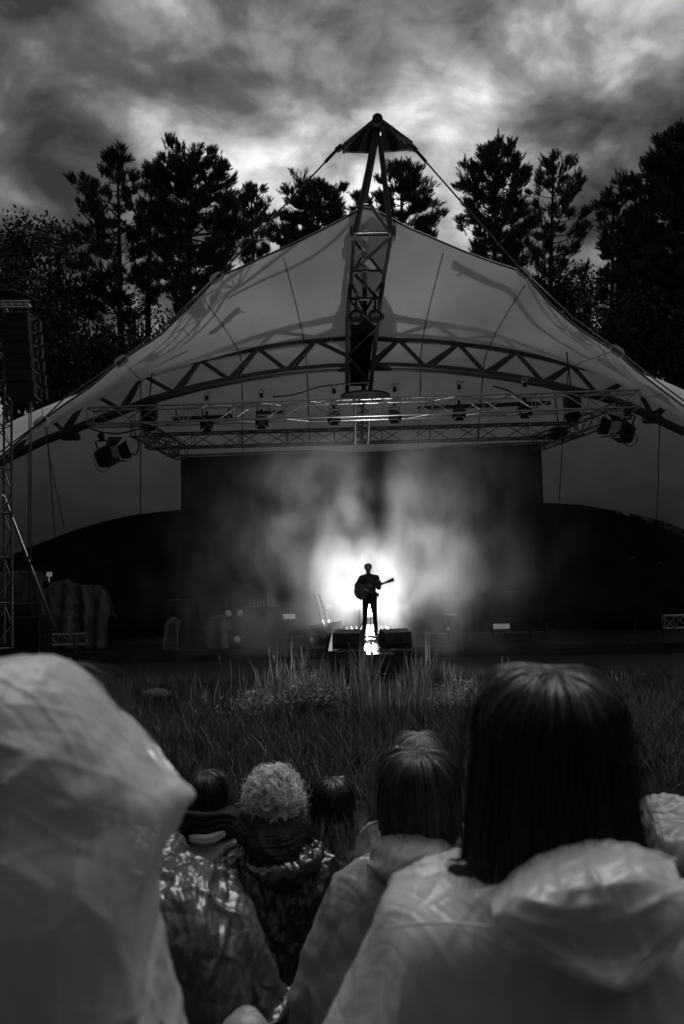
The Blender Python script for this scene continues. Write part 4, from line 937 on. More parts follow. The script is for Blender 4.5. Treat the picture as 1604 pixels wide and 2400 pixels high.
def panel(label, px, py, d, w, h):
    c = P(px, py, d); s = PX(d); t = thing('flat_lamp', label, 'lamp', (c.x, d, SFZ), 'flat light panels on stands')
    build('frame', MB().box((c.x, d + .05, c.z), (w * s + .06, .07, h * s + .06), bev=.01), 'black_metal', t); build('diffuser', MB().box((c.x, d + .008, c.z), (w * s, .02, h * s), bev=.004), 'panel_lit', t)
    rod('stand', (c.x, d + .1, SFZ), (c.x, d + .1, c.z), .018, 'black_metal', t)
    for a in (0, 2.1, 4.2): rod('leg', (c.x, d + .1, SFZ + .25), (c.x + .3 * math.cos(a), d + .1 + .3 * math.sin(a), SFZ + .01), .012, 'black_metal', t)
panel('small pale rectangular light panel beside the amplifier', 678, 1445, 23.6, 28, 12)
panel('small pale rectangular light panel in front of the covered piano', 1176, 1468, 23.4, 38, 12)
# floor spotlight with folded barn doors and a leaning pair of tubes
c = P(768, 1492, 21.6)
t = thing('floor_spotlight', 'floor spotlight with wide folded barn doors beside the wedge monitor', 'spotlight', (c.x, 21.6, .12))
build('body', MB().tube([c + Vector((-.1, .3, -.05)), c + Vector((-.05, .1, 0)), c], [.13, .2, .2], 14), 'black_metal', t, True)
for poly in ([(-.18, .0), (.02, -.06), (-.10, .36), (-.52, .30)], [(.0, .05), (.30, .08), (.40, .42), (.02, .38)], [(.05, -.02), (.45, .16), (.52, .30), (.15, .14)], [(-.30, -.22), (.1, -.18), (.04, -.02), (-.2, .0)]):
    mbp = MB().prism([(c.x + x, c.z + z) for x, z in poly], 21.5, 21.52); build('barn_door', mbp, 'cabinet', t)
build('lens', MB().tube([c + Vector((-.42, -.1, -.06)), c + Vector((-.42, -.13, -.06))], .06, 12), 'bulb_dim', t)
rod('stand', c, (c.x, 21.7, .12), .03, 'black_metal', t)
t = thing('tube_stand', 'leaning pair of tall clear tubes rising behind the folded barn doors', 'tubes', tuple(P(770, 1480, 22.0)))
for a, b in (((738, 1395), (760, 1470)), ((748, 1393), (772, 1465)), ((742, 1420), (752, 1450))): rod('tube', P(*b, 22.0), P(*a, 22.0), .028, 'clear_glass', t)
build('clamp', MB().box(P(765, 1470, 22.0), (.3, .1, .1), bev=.01), 'black_metal', t)
rod('stand', P(765, 1472, 22.02), (P(765, 1472, 22.02).x, 22.02, .12), .02, 'black_metal', t)
# covered piano, keyboard stand, drum case, microphone stands
pc = P(1215, 1440, 25.0); pz = P(1215, 1386, 25.0).z
t = thing('covered_piano', 'broad dark piano under a black cover behind the pale light panel', 'piano', (pc.x, 25.2, SFZ))
prof = [(-1.0, -.1), (-.9, -.55), (.85, -.6), (1.05, -.3), (1.0, .5), (.5, .75), (-.6, .45)]
V = [(pc.x + x, 25.2 + y, z) for z in (SFZ + .55, pz - .06, pz) for x, y in prof]; n = 7
build('cover', MB().add([(v if i < 14 else (pc.x + (v[0] - pc.x) * .96, 25.2 + (v[1] - 25.2) * .96, v[2])) for i, v in enumerate(V)], [tuple(range(6, -1, -1)), tuple(range(14, 21))] + [(l * 7 + i, l * 7 + (i + 1) % 7, l * 7 + 7 + (i + 1) % 7, l * 7 + 7 + i) for l in range(2) for i in range(7)]), 'black_cloth', t)
for x, y in ((-.85, -.45), (.8, -.5), (.5, .5)): rod('leg', (pc.x + x, 25.2 + y, SFZ), (pc.x + x, 25.2 + y, SFZ + .56), .05, 'black_metal', t)
build('lid_edge', MB().box((pc.x - .2, 24.62, pz + .005), (.6, .03, .015)), 'aluminium', t)
c = P(1055, 1440, 23.4)
t = thing('keyboard_stand', 'small flat stand with dim fittings on the far side of the catwalk', 'stand', (c.x, 23.4, SFZ))
build('tray', MB().box((c.x + .0, 23.4, c.z), (.34, .3, .04), bev=.01), 'aluminium', t)
build('box', MB().box((c.x + .14, 23.4, c.z - .28), (.28, .24, .34), bev=.02), 'cabinet', t)
rod('leg', (c.x - .1, 23.4, SFZ), (c.x + .1, 23.4, c.z), .018, 'black_metal', t); rod('leg', (c.x + .1, 23.4, SFZ), (c.x - .1, 23.4, c.z), .018, 'black_metal', t)
build('knob', MB().ell((c.x - .07, 23.24, c.z - .42), .05, 10, 8), 'bulb_dim', t, True)
c = P(420, 1440, 24.2)
t = thing('drum_case', 'round dark drum case standing between two tarpaulins', 'case', (c.x, 24.4, SFZ)); zt_ = P(420, 1406, 24.2).z
build('shell', MB().tube([(c.x, 24.4, SFZ), (c.x, 24.4, zt_ - .05)], .42, 24), 'cabinet', t); build('lid', MB().tube([(c.x, 24.4, zt_ - .1), (c.x, 24.4, zt_ - .01), (c.x, 24.4, zt_)], [.435, .435, .40], 24), 'black_metal', t)
build('strap', MB().box((c.x, 23.97, SFZ + .5), (.05, .02, .9)), 'rubber', t)
def micstand(label, px, pyt, d, boom=None, name='microphone_stand', z0=SFZ):
    c = P(px, pyt, d); t = thing(name, label, 'microphone stand', (c.x, d, z0), 'microphone stands')
    rod('pole', (c.x, d, z0), c, .012, 'black_metal', t)
    for a in (.5, 2.6, 4.7): rod('leg', (c.x, d, z0 + .12), (c.x + .28 * math.cos(a), d + .28 * math.sin(a), z0 + .012), .011, 'black_metal', t)
    e = c
    if boom: e = P(*boom, d); rod('boom', c, e, .01, 'black_metal', t)
    build('microphone', MB().tube([e, e + Vector((.02, -.10, .03)), e + Vector((.025, -.13, .04))], [.014, .02, .028], 10).ell(e + Vector((.028, -.15, .045)), .032, 10, 8), 'painted_steel', t, True)
    return t
micstand('microphone stand by itself near the truss piece at the picture edge', 1484, 1352, 23.6, (1480, 1310))
micstand('tall microphone stand farthest from the catwalk, beyond the other one', 1545, 1330, 24.2, (1540, 1322))
micstand('microphone stand with boom just beside the rounded tarpaulin', 262, 1345, 24.0, (255, 1320))
micstand('microphone stand with raised boom near the amplifier', 500, 1380, 25.0, (515, 1358))
micstand('microphone stand with raised boom above the small flat stand', 1092, 1420, 24.4, (1108, 1402))
mp_ = P(866, 1478, 18.6)
mic = micstand('slim microphone stand on the catwalk directly before the performer', 868, 1380, 18.72, None, z0=PZ + .004)
t = thing('cable', 'thin cable rising and curling on the catwalk beside the guitar body monitor', 'cable', tuple(P(840, 1478, 19.4)))
build('wire', MB().tube(catmull(np.array([tuple(P(x, y, 19.4)) for x, y in ((842, 1430), (842, 1462), (838, 1476), (848, 1462), (842, 1474), (826, 1474))]), 30), .01, 5), 'rubber', t, True)
for i, (px, d, w) in enumerate(((852, 18.2, .16), (868, 18.3, .13), (882, 18.1, .15))):
    c = P(px, 1495, d); b = thing('effects_pedal', ['effects pedal nearest the guitar body monitor', 'effects pedal in the middle between the monitors', 'effects pedal nearest the headstock side monitor'][i], 'pedal', (c.x, d, PZ), 'pedals at the performer\'s feet')
    build('case', MB().box((c.x, d, PZ + .035), (w, .12, .06), bev=.01), 'aluminium', b); build('switch', MB().tube([(c.x, d - .03, PZ + .065), (c.x, d - .03, PZ + .085)], .02, 8), 'black_metal', b)

# ================================================================== stage smoke
smo = tag(build('smoke', MB().box((LP.x - .1, 23.7, 3.2), (12.4, 7.8, 5.9)), 'black_cloth'), 'lit smoke billowing on the stage behind the performer', 'smoke', kind='stuff')
sm = bpy.data.materials.new('stage_smoke'); sm.use_nodes = True; t = sm.node_tree; t.nodes.remove(t.nodes['Principled BSDF'])
pv = nd(t, 'ShaderNodeVolumeScatter'); pv.inputs['Anisotropy'].default_value = .15; pv.inputs['Color'].default_value = (.95, .95, .95, 1)
co = nd(t, 'ShaderNodeNewGeometry')
mpn = nd(t, 'ShaderNodeMapping'); mpn.inputs['Scale'].default_value = (.85, .85, .62); t.links.new(co.outputs['Position'], mpn.inputs[0])
nz = nd(t, 'ShaderNodeTexNoise'); nz.inputs['Scale'].default_value = 1.0; nz.inputs['Detail'].default_value = 3.5; nz.inputs['Roughness'].default_value = .5; nz.inputs['Distortion'].default_value = .5
t.links.new(mpn.outputs[0], nz.inputs['Vector'])
w = mth(t, 'SUBTRACT', nz.outputs['Fac'], .38, clamp=True); w = mth(t, 'MULTIPLY', w, 3.0); w = mth(t, 'POWER', w, 1.7)
sx = nd(t, 'ShaderNodeSeparateXYZ'); t.links.new(co.outputs['Position'], sx.inputs[0])
def gs(v, c, r): a = mth(t, 'DIVIDE', mth(t, 'SUBTRACT', v, c), r); return mth(t, 'MULTIPLY', a, a)
e = mth(t, 'ADD', mth(t, 'ADD', gs(sx.outputs[0], LP.x - .25, 3.3), gs(sx.outputs[1], 23.2, 2.4)), gs(sx.outputs[2], 2.2, 3.0))
g = mth(t, 'POWER', 2.718, mth(t, 'MULTIPLY', e, -1.0))
near = mth(t, 'ADD', mth(t, 'ADD', gs(sx.outputs[0], LP.x, 3.0), gs(sx.outputs[1], LP.y, 3.0)), gs(sx.outputs[2], LP.z, 3.0))
g = mth(t, 'MULTIPLY', g, mth(t, 'SUBTRACT', 1.0, mth(t, 'MULTIPLY', mth(t, 'POWER', 2.718, mth(t, 'MULTIPLY', near, -1.0)), .97)))  # density thinned round the lamp to soften its glow
gap = mth(t, 'MULTIPLY', mth(t, 'POWER', 2.718, mth(t, 'MULTIPLY', gs(sx.outputs[0], LP.x + .25, .45), -1.0)), mth(t, 'MULTIPLY', mth(t, 'SUBTRACT', sx.outputs[2], 2.6), .8, clamp=True))  # smoke thinned in a column to imitate a dark shadow
g = mth(t, 'MULTIPLY', g, mth(t, 'SUBTRACT', 1.0, mth(t, 'MULTIPLY', gap, .85)))
t.links.new(mth(t, 'MULTIPLY', mth(t, 'MULTIPLY', w, g), SMOKE_D), pv.inputs['Density']); t.links.new(pv.outputs[0], t.nodes['Material Output'].inputs['Volume'])
smo.data.materials.clear(); smo.data.materials.append(sm)
# ================================================================== people
def merged(name, mb, mat, parent, voxel=.012, smooth=6):
    """Overlapping limbs fused into one continuous skin."""
    o = build(name, mb, mat, parent, True)
    r = o.modifiers.new('fuse', 'REMESH'); r.mode = 'VOXEL'; r.voxel_size = voxel; r.use_smooth_shade = True
    s = o.modifiers.new('soften', 'SMOOTH'); s.iterations = smooth; s.factor = .5
    return o
def hand(mb, wrist, fwd, palm_n, side, curl=.6, s=1.0):
    """Palm, four unequal bent fingers and a thumb leaving the side of the palm."""
    f = Vector(fwd).normalized(); n = Vector(palm_n); n = (n - f * n.dot(f)).normalized(); x = f.cross(n).normalized() * side
    mb.chain([wrist, wrist + f * .05 * s, wrist + f * .085 * s], [.026 * s, .034 * s, .032 * s], 10)
    for k in (-1, 1): mb.chain([wrist + f * .03 * s + x * .018 * k * s, wrist + f * .085 * s + x * .026 * k * s], [.02 * s, .018 * s], 8)
    for i, (off, ln) in enumerate(((.030, .068), (.011, .078), (-.009, .072), (-.028, .056))):
        b = wrist + f * .088 * s + x * off * s; a1 = curl * .6; a2 = curl * 1.4
        m = b + (f * math.cos(a1) + n * math.sin(a1)) * ln * .5 * s; e = m + (f * math.cos(a2) + n * math.sin(a2)) * ln * .5 * s
        mb.chain([b - f * .02, b, m, e], [.010 * s, .0095 * s, .0085 * s, .007 * s], 7)
    b = wrist + f * .03 * s + x * .03 * s; m = b + (x * .7 + f * .6 + n * .3).normalized() * .04 * s
    mb.chain([b - x * .015, b, m, m + (f * .8 + n * .5 + x * .2).normalized() * .035 * s], [.014 * s, .013 * s, .011 * s, .009 * s], 7)
def head(mb, c, face, s=1.0, tilt=0.0):
    """Skull, jaw, nose, brow, lips, eyes and ears; face = direction looked at (unit, horizontal)."""
    f = Vector(face).normalized(); x = f.cross(Vector((0, 0, 1))).normalized(); rot = Matrix((x, f, Vector((0, 0, 1)))).transposed() @ Matrix.Rotation(-tilt, 3, 'X')
    q = lambda a, b, d: Vector(c) + rot @ Vector((a * s, b * s, d * s))
    mb.ell(q(0, -.012, .02), (.076 * s, .094 * s, .092 * s), 18, 12, rot); mb.ell(q(0, .022, -.045), (.058 * s, .070 * s, .072 * s), 16, 10, rot)
    mb.chain([q(0, .082, .012), q(0, .100, -.018), q(0, .108, -.030)], [.010 * s, .012 * s, .014 * s], 8)
    for k in (-1, 1):
        mb.ell(q(k * .032, .078, .016), (.015 * s, .012 * s, .010 * s), 10, 8, rot); mb.chain([q(k * .016, .088, .032), q(k * .048, .074, .034)], [.009 * s, .007 * s], 6)
        mb.ell(q(k * .077, -.008, -.008), (.008 * s, .018 * s, .032 * s), 10, 8, rot); mb.ell(q(k * .012, .108, -.03), .009 * s, 8, 6)
    mb.ell(q(0, .086, -.060), (.024 * s, .010 * s, .007 * s), 10, 8, rot); mb.ell(q(0, .084, -.070), (.02 * s, .010 * s, .007 * s), 10, 8, rot); mb.ell(q(0, .078, -.102), (.022 * s, .018 * s, .016 * s), 10, 8, rot)
    return q

def strands_mesh(paths, nrm, w):
    """paths (n, s, 3) as flat ribbons facing outward."""
    t = np.gradient(paths, axis=1); sd = np.cross(nrm, t); sd /= np.linalg.norm(sd, axis=-1, keepdims=True) + 1e-9
    n, s, _ = paths.shape; ja = np.random.default_rng(n).normal(0, .55, (n, 1, 1)); sd = sd * np.cos(ja) + nrm / (np.linalg.norm(nrm, axis=-1, keepdims=True) + 1e-9) * np.sin(ja); tp = np.linspace(1, .45, s)[None, :, None] * np.asarray(w).reshape(-1, 1, 1) * .5
    V = np.stack([paths - sd * tp, paths + sd * tp], 2).reshape(-1, 3)
    a = (np.arange(n) * s * 2)[:, None] + 2 * np.arange(s - 1)[None]; a = a.ravel()
    return V, np.stack([a, a + 1, a + 3, a + 2], 1)
def hair_paths(c, r, n, drop, seed, part_x=0.0, flare=.02, wave=.004, layer=.12, face_gap=62, s=16, inward=0.0, start=0.0):
    g = np.random.default_rng(seed); c = np.array(c); r = np.array(r)
    ph = g.uniform(-180 + 0, 180, n * 2); ph = ph[np.abs(ph - 0) > 0]
    az = np.radians(g.uniform(90 + face_gap, 450 - face_gap, n))           # 90 deg is the face
    lock = vnoise(np.stack([az * 7, az * 0 + seed, g.random(n) * .6], -1), seed) - .5
    az = az + lock * .16
    back = np.clip(-np.sin(az), 0, 1); beta = np.radians(np.where(back > .35, 108 + g.normal(0, 5, n), 55 + 55 * g.random(n)))
    u0 = np.stack([part_x + g.normal(0, .02, n) + .03 * np.sign(np.cos(az)), np.cos(beta), np.sin(beta)], -1); u0 /= np.linalg.norm(u0, axis=1, keepdims=True)
    e = np.stack([np.cos(az), np.sin(az), np.full(n, -.12)], -1); e /= np.linalg.norm(e, axis=1, keepdims=True)
    om = np.arccos(np.clip((u0 * e).sum(1), -1, 1)); lay = 1 + layer * (.25 + .75 * g.random(n)) + .09 * lock
    L = drop(az) * (g.uniform(.66, 1.10, n) + .40 * lock); arc = om * r.mean(); tot = arc + np.maximum(L, .001); st = start * g.random(n)
    tt = st[:, None] + (1 - st[:, None]) * np.linspace(0, 1, s)[None]; dist = tt * tot[:, None]
    q = np.clip(dist / arc[:, None], 0, 1)
    so = np.sin(om)[:, None] + 1e-6; u = (np.sin((1 - q) * om[:, None]) / so)[..., None] * u0[:, None] + (np.sin(q * om[:, None]) / so)[..., None] * e[:, None]
    grow = (1 + (lay - 1)[:, None] * np.clip(q * 2.2, 0.15, 1))
    p = c + u * r * grow[..., None]
    fall = np.maximum(0, dist - arc[:, None]); fx = fall / .25
    hor = np.stack([np.cos(az), np.sin(az), az * 0], -1)
    p[..., 2] -= fall
    p += hor[:, None] * ((flare - inward * fx) * fx)[..., None] * 1.0
    k = g.uniform(0, 6.28, n)[:, None] * .25 + lock[:, None] * 18
    p += (np.stack([-np.sin(az), np.cos(az), az * 0], -1)[:, None]) * (wave * np.sin(dist * 38 + k) * np.clip(fx + .2, 0, 1.3))[..., None]
    nr = hor[:, None] * .6 + u * .6 + np.zeros_like(p)
    return p, nr
def cap_grid(c, r, drop, seed, flare=.01, face_gap=62, grow=.985):
    """The closed under-layer of the hair."""
    az = np.radians(np.linspace(90 + face_gap, 450 - face_gap, 40)); rows_ = []
    for t in np.linspace(0.02, 1, 9): th = t * math.pi / 2 * 1.05; rows_.append(np.stack([np.sin(th) * np.cos(az), np.sin(th) * np.sin(az), np.full(40, math.cos(th))], -1) * np.array(r) * grow + np.array(c))
    b = rows_[-1]
    for t in (.3, .6, .95):
        q = b.copy(); f = drop(az) * t; q[:, 2] -= f; q += np.stack([np.cos(az), np.sin(az), az * 0], -1) * (flare * f / .25 - .012)[:, None]; rows_.append(q)
    return np.array(rows_)
def hair(parent, c, r, n, drop, mat, seed, w=.0028, ends=None, **kw):
    p, nr = hair_paths(c, r, n, drop, seed, **kw); V, F = strands_mesh(p, nr, np.random.default_rng(seed).uniform(.6, 1.3, n) * w)
    G = cap_grid(c, r, drop, seed, kw.get('flare', .02), kw.get('face_gap', 62)); k = len(V)
    pf_, nf_ = hair_paths(c, np.array(r) * 1.02, n // 16, drop, seed + 7, **dict(kw, layer=.3, wave=.012)); pf_ = pf_ + (np.random.default_rng(seed).normal(0, .009, (len(pf_), 1, 3)) * np.linspace(0, 2, pf_.shape[1])[None, :, None])
    Vf, Ff = strands_mesh(pf_, nf_, w * .5); F = np.concatenate([F, Ff + len(V)]); V = np.concatenate([V, Vf]); k = len(V)
    V2 = np.concatenate([V, G.reshape(-1, 3)]); F2 = np.concatenate([F, grid_faces(G.shape[0], G.shape[1], False) + k])
    o = link('hair', fast_mesh('hair', V2, F2), mat, parent)
    if ends:
        VE, FE_ = [], []; kk = 0
        for gi, (cut, m_) in enumerate(((.48, n // 30), (.56, n // 22), (.64, n // 18), (.72, n // 14), (.8, n // 12), (.88, n // 12))):
            p, nr = hair_paths(c, np.array(r) * 1.04, m_, drop, seed + 1 + gi, start=.0, **dict(kw, wave=.016, flare=.04)); q_ = int(p.shape[1] * cut)
            V, F = strands_mesh(p[:, q_:], nr[:, q_:], w); VE.append(V); FE_.append(F + kk); kk += len(V)
        link('hair_ends', fast_mesh('hair_ends', np.concatenate(VE), np.concatenate(FE_)), ends, parent)
    return o

def fold_lines(G, lines, d):
    """Ridges along pencilled lines (x0, y0, x1, y1, height, width) of the cloth at distance d."""
    h = 0
    for x0_, y0_, x1_, y1_, amt, w_ in lines:
        a = np.array(P(x0_, y0_, d)); b = np.array(P(x1_, y1_, d)); m = np.array([1, .35, 1]); ab = (b - a) * m
        t = np.clip((((G - a) * m) @ ab) / (ab @ ab), 0, 1); r = np.linalg.norm((G - a) * m - t[..., None] * ab, axis=-1)
        h = h + amt * np.exp(-r / w_) * (.35 + .65 * np.sin(np.pi * np.clip(t, .08, .92)))
    return h
def drape(name, rows_, d, mat, parent, amp=.012, scale=7, seed=1, nu=150, nv=130, fold=.0, foldn=9, pw=2.3, top_close=True, thick=.002, gather=0.0, bumps=(), lines=()):
    """Garment as a closed loft. rows_: (py, left px, right px, half depth m, depth shift m) from the top down."""
    A = []
    for py, l, r, b, dy in rows_:
        c = P((l + r) / 2, py, d + dy); A.append((c.x, c.y, c.z, (r - l) / 2 * PX(d + dy), b))
    A = catmull(np.array(A), nv); th = np.linspace(0, 2 * math.pi, nu, endpoint=False)
    cs_, sn = np.cos(th), np.sin(th); ex = 2 / pw
    gx = np.sign(cs_) * np.abs(cs_) ** ex; gy = np.sign(sn) * np.abs(sn) ** ex
    G = np.stack([A[:, 0:1] + A[:, 3:4] * gx[None], A[:, 1:2] + A[:, 4:5] * gy[None], np.repeat(A[:, 2:3], nu, 1)], -1)
    n_ = grid_normals(G, True); n_ *= np.sign(((G - A[:, None, :3]) * n_).sum(-1, keepdims=True).mean() + 1e-9)
    v = np.linspace(0, 1, nv)[:, None]; G[0] = A[0, :3] + (G[0] - A[0, :3]) * .03; G[0, :, 2] = A[0, 2] + .004
    dsp = amp * (creases(G * np.array([1, 1, .45]), scale, seed) - .38) * .8 + amp * .35 * (vnoise(G * scale * .45, seed + 9) - .5) * 2
    wq = (vnoise(G * 3.1, seed + 31) - .5)[..., None] * 1.6
    dsp = dsp + amp * .9 * (ridge(G * np.array([scale * 1.9, scale * 1.9, scale * .3]) + wq, seed + 33) ** 3 - .35)
    dsp = dsp + amp * (.75 * crumple(G, scale * 1.0, seed + 50) + .32 * crumple(G, scale * 2.6, seed + 70))
    if fold: dsp = dsp + fold * v * (np.sin(th[None] * foldn + 3 * vnoise(G * 2.2, seed + 3) + seed) ** 1)
    if gather: dsp = dsp + gather * np.abs(np.sin(th[None] * 14 + 4 * vnoise(G * 3, seed + 5))) * np.clip(1 - v * 2.5, 0, 1)
    if lines: dsp = dsp + fold_lines(G, lines, d - .13) * (G[..., 1] < A[:, 1:2] + .02)
    for bx_, by_, amt, rad_ in bumps:         # a fold pushed out to a point
        q_ = np.array(P(bx_, by_, d)); rr_ = np.linalg.norm((G - q_) * np.array([1, .6, 1.2]), axis=-1); dsp = dsp + amt * np.exp(-rr_ / rad_)
    G = G + n_ * dsp[..., None]
    V = G.reshape(-1, 3); F = grid_faces(nv, nu, True)
    o = link(name, fast_mesh(name, V, F), mat, parent)
    if thick: m = o.modifiers.new('thickness', 'SOLIDIFY'); m.thickness = thick
    return o
def patch(name, rows_, mat, parent, amp=.006, scale=9, seed=1, n=90, thick=.004, lines=(), ld=1.0):
    C = np.array([[tuple(P(*q)) for q in r] for r in rows_]); G = catmull(C, n); G = np.swapaxes(catmull(np.swapaxes(G, 0, 1), n), 0, 1)
    n_ = grid_normals(G, False); G = G + n_ * (crumple(G, scale * .9, seed) * amp * .75 + crumple(G, scale * 2.4, seed + 5) * amp * .24 + amp * .6 * (vnoise(G * scale * .5, seed) - .5) - (fold_lines(G, lines, ld) if lines else 0))[..., None]
    o = link(name, fast_mesh(name, G.reshape(-1, 3), grid_faces(n, n, False)), mat, parent); m = o.modifiers.new('thickness', 'SOLIDIFY'); m.thickness = thick; m.offset = 0
    return o

def droplets(name, garment, parent, n, rmin, rmax, seed, part=None):
    """Rain beads sitting on a garment, joined: far too many to pick apart."""
    me = garment.data; g = np.random.default_rng(seed); c = np.empty(len(me.vertices) * 3); me.vertices.foreach_get('co', c); c = c.reshape(-1, 3)
    nn = np.empty(len(me.vertices) * 3); me.vertices.foreach_get('normal', nn); nn = nn.reshape(-1, 3)
    if nn[c[:, 1] < np.median(c[:, 1])][:, 1].mean() > 0: nn = -nn
    k = g.choice(len(c), n); b = MB().ell((0, 0, 0), (1, 1, .55), 6, 4)
    V = np.array(b.v); tri = []
    for f in b.f: tri += [(f[0], f[q], f[q + 1]) for q in range(1, len(f) - 1)]
    VV, FF = scatter((V, np.array(tri)), c[k], nn[k], rmin * (rmax / rmin) ** g.random(n) ** 2)
    o = link(name, fast_mesh(name, VV, FF), 'water_bead', parent); o['kind'] = 'stuff'; return o
def seated(label, hx, hy, seat, hc, sw=.135, voxel=.016, tilt=0.0, group='spectators seated on the terrace', hs=1.0, bent=0.0):
    """A spectator facing the stage: body fused from pelvis to fingertips and head, trousers and shoes."""
    t = thing('person', label, 'person', (hx, hy, seat), group); hc = Vector(hc); mb = MB()
    nb = hc + Vector((0, -.02 - bent * .15, -.17)); pel = Vector((hx, hy, seat + .11)); ch = pel.lerp(nb, .62) + Vector((0, -.015, 0))
    mb.chain([pel, pel.lerp(nb, .35), ch, nb + Vector((0, 0, -.04)), nb + Vector((0, 0, .06)), hc + Vector((0, -.01, -.04))], [.135, .125, .135, .08, .052, .05], 14)
    for s in (-1, 1):
        sh = nb + Vector((s * sw, 0, -.055)); el = Vector((hx + s * (sw + .05), hy + .10, seat + .26)); wr = Vector((hx + s * .07, hy + .33, seat + .19))
        mb.chain([ch + Vector((s * .07, 0, .06)), sh, sh.lerp(el, .5), el, el.lerp(wr, .4), wr], [.085, .062, .052, .043, .042, .028], 10)
        hand(mb, wr, (-s * .5, .8, -.25), (0, 0, -1), s, .5)
        mb.chain([pel + Vector((s * .06, 0, -.03)), Vector((hx + s * .11, hy + .22, seat + .08)), Vector((hx + s * .11, hy + .43, seat + .06)), Vector((hx + s * .11, hy + .42, seat - .15)), Vector((hx + s * .11, hy + .40, seat - .36))], [.11, .085, .06, .055, .04], 10)
    q = head(mb, hc, (0, 1, 0), hs, tilt)
    mj = MB(); mj.chain([pel, pel.lerp(nb, .35), ch, nb + Vector((0, 0, -.05)), nb + Vector((0, 0, .0))], [.148, .138, .148, .095, .07], 14)
    for s in (-1, 1):
        sh = nb + Vector((s * sw, 0, -.055)); el = Vector((hx + s * (sw + .05), hy + .10, seat + .26)); wr = Vector((hx + s * .07, hy + .33, seat + .19))
        mj.chain([ch + Vector((s * .07, 0, .06)), sh, sh.lerp(el, .5), el, el.lerp(wr, .4), el.lerp(wr, .85)], [.094, .074, .064, .055, .052, .042], 10)
    merged('jumper', mj, 'jumper', t, .02, 4)
    merged('body', mb, 'skin', t, voxel, 4)
    mt = MB(); mt.chain([pel + Vector((0, 0, -.01)), pel + Vector((0, 0, .06))], [.15, .145], 12)
    for s in (-1, 1):
        mt.chain([pel + Vector((s * .06, 0, -.03)), Vector((hx + s * .11, hy + .22, seat + .085)), Vector((hx + s * .11, hy + .43, seat + .065)), Vector((hx + s * .11, hy + .42, seat - .15)), Vector((hx + s * .11, hy + .40, seat - .34))], [.122, .10, .077, .07, .062], 10)
    merged('trousers', mt, 'denim', t, .02, 4)
    for s in (-1, 1): build('shoe', MB().chain([Vector((hx + s * .11, hy + .38, seat - .375)), Vector((hx + s * .11, hy + .47, seat - .38)), Vector((hx + s * .115, hy + .58, seat - .39))], [.043, .042, .03], 10), 'leather', t, True)
    return t, q

# ---- the performer on the catwalk, facing the audience
K = PX(19.0)
def W(px, py, dy=0.0): b = P(px, py, 19.0); return Vector((b.x, 19.0 + dy, b.z))
pf = thing('person', 'singer standing in silhouette on the catwalk playing a guitar, backlit by smoke', 'person', (W(867, 1490).x, 19.0, PZ))
mb = MB()
for hipx, kx, ax, fx in ((858, 856, 854, -.06), (875, 879, 882, .07)):
    mb.chain([W(hipx, 1402), W(hipx + (kx - hipx) * .5, 1425, -.01), W(kx, 1447, -.02), W(kx + (ax - kx) * .5, 1462, .02), W(ax, 1483, .02)], [.088, .066, .048, .048, .035], 12)
    mb.chain([W(ax, 1485, .03), W(ax + fx * 30, 1487, -.13)], [.04, .03], 10)
mb.chain([W(866, 1402), W(866, 1386), W(865, 1366), W(864, 1353), W(864, 1345), W(863, 1338)], [.14, .13, .145, .10, .056, .054], 16)
for s, sh, el, wr in ((-1, (848, 1356, 0), (837, 1374, -.06), (854, 1381, -.27)), (1, (882, 1355, 0), (888, 1376, -.08), (889, 1369, -.26))):
    a, b, c = W(*sh), W(*el), W(*wr)
    mb.chain([W(864 + s * 9, 1355), a, a.lerp(b, .5), b, b.lerp(c, .45), c], [.08, .062, .05, .042, .04, .027], 12)
hand(mb, W(854, 1381, -.27), (.95, -.2, -.35), (0, .6, -.8), -1, .7); hand(mb, W(889, 1369, -.26), (-.1, -.5, .85), (-.3, -.9, -.1), 1, 1.0)
head(mb, W(863, 1332, .01), (0.05, -1, 0))
merged('body', mb, 'skin', pf, .011, 5)
ms = MB(); ms.chain([W(866, 1400), W(866, 1384), W(865, 1366), W(864, 1354)], [.168, .155, .165, .12], 16)
ms.chain([W(852, 1396, -.02), W(884, 1394, 0)], [.06, .055], 10)
for s, sh, el, wr in ((-1, (848, 1356, 0), (837, 1374, -.06), (854, 1381, -.27)), (1, (882, 1355, 0), (888, 1376, -.08), (889, 1369, -.26))):
    a, b, c = W(*sh), W(*el), W(*wr); ms.chain([W(864 + s * 8, 1355), a, a.lerp(b, .5), b, b.lerp(c, .12)], [.10, .082, .074, .066, .062], 12)
merged('jacket', ms, 'shirt', pf, .014, 5)
mt = MB()
for hipx, kx, ax in ((858, 856, 854), (875, 879, 882)):
    mt.chain([W(hipx, 1402), W(hipx + (kx - hipx) * .5, 1425, -.01), W(kx, 1447, -.02), W(kx + (ax - kx) * .5, 1462, .02), W(ax, 1481, .02)], [.098, .074, .057, .056, .050], 12)
mt.chain([W(860, 1401), W(873, 1401)], [.115, .115], 10); merged('trousers', mt, 'denim', pf, .014, 4)
for ax, fx in ((854, -.05), (882, .06)): build('shoe', MB().chain([W(ax, 1486, .05), W(ax + fx * 15, 1486.5, -.06), W(ax + fx * 30, 1487, -.15)], [.042, .042, .033], 10), 'leather', pf, True)
hcn = W(863, 1332, .01)
hp, hn = hair_paths((hcn.x, hcn.y, hcn.z + .02), (.076, .096, .092), 900, lambda a: np.full(len(a), .012), 5, flare=.0, layer=.22, face_gap=70, s=8)
hp[..., 1] = 2 * hcn.y - hp[..., 1]; hn[..., 1] *= -1
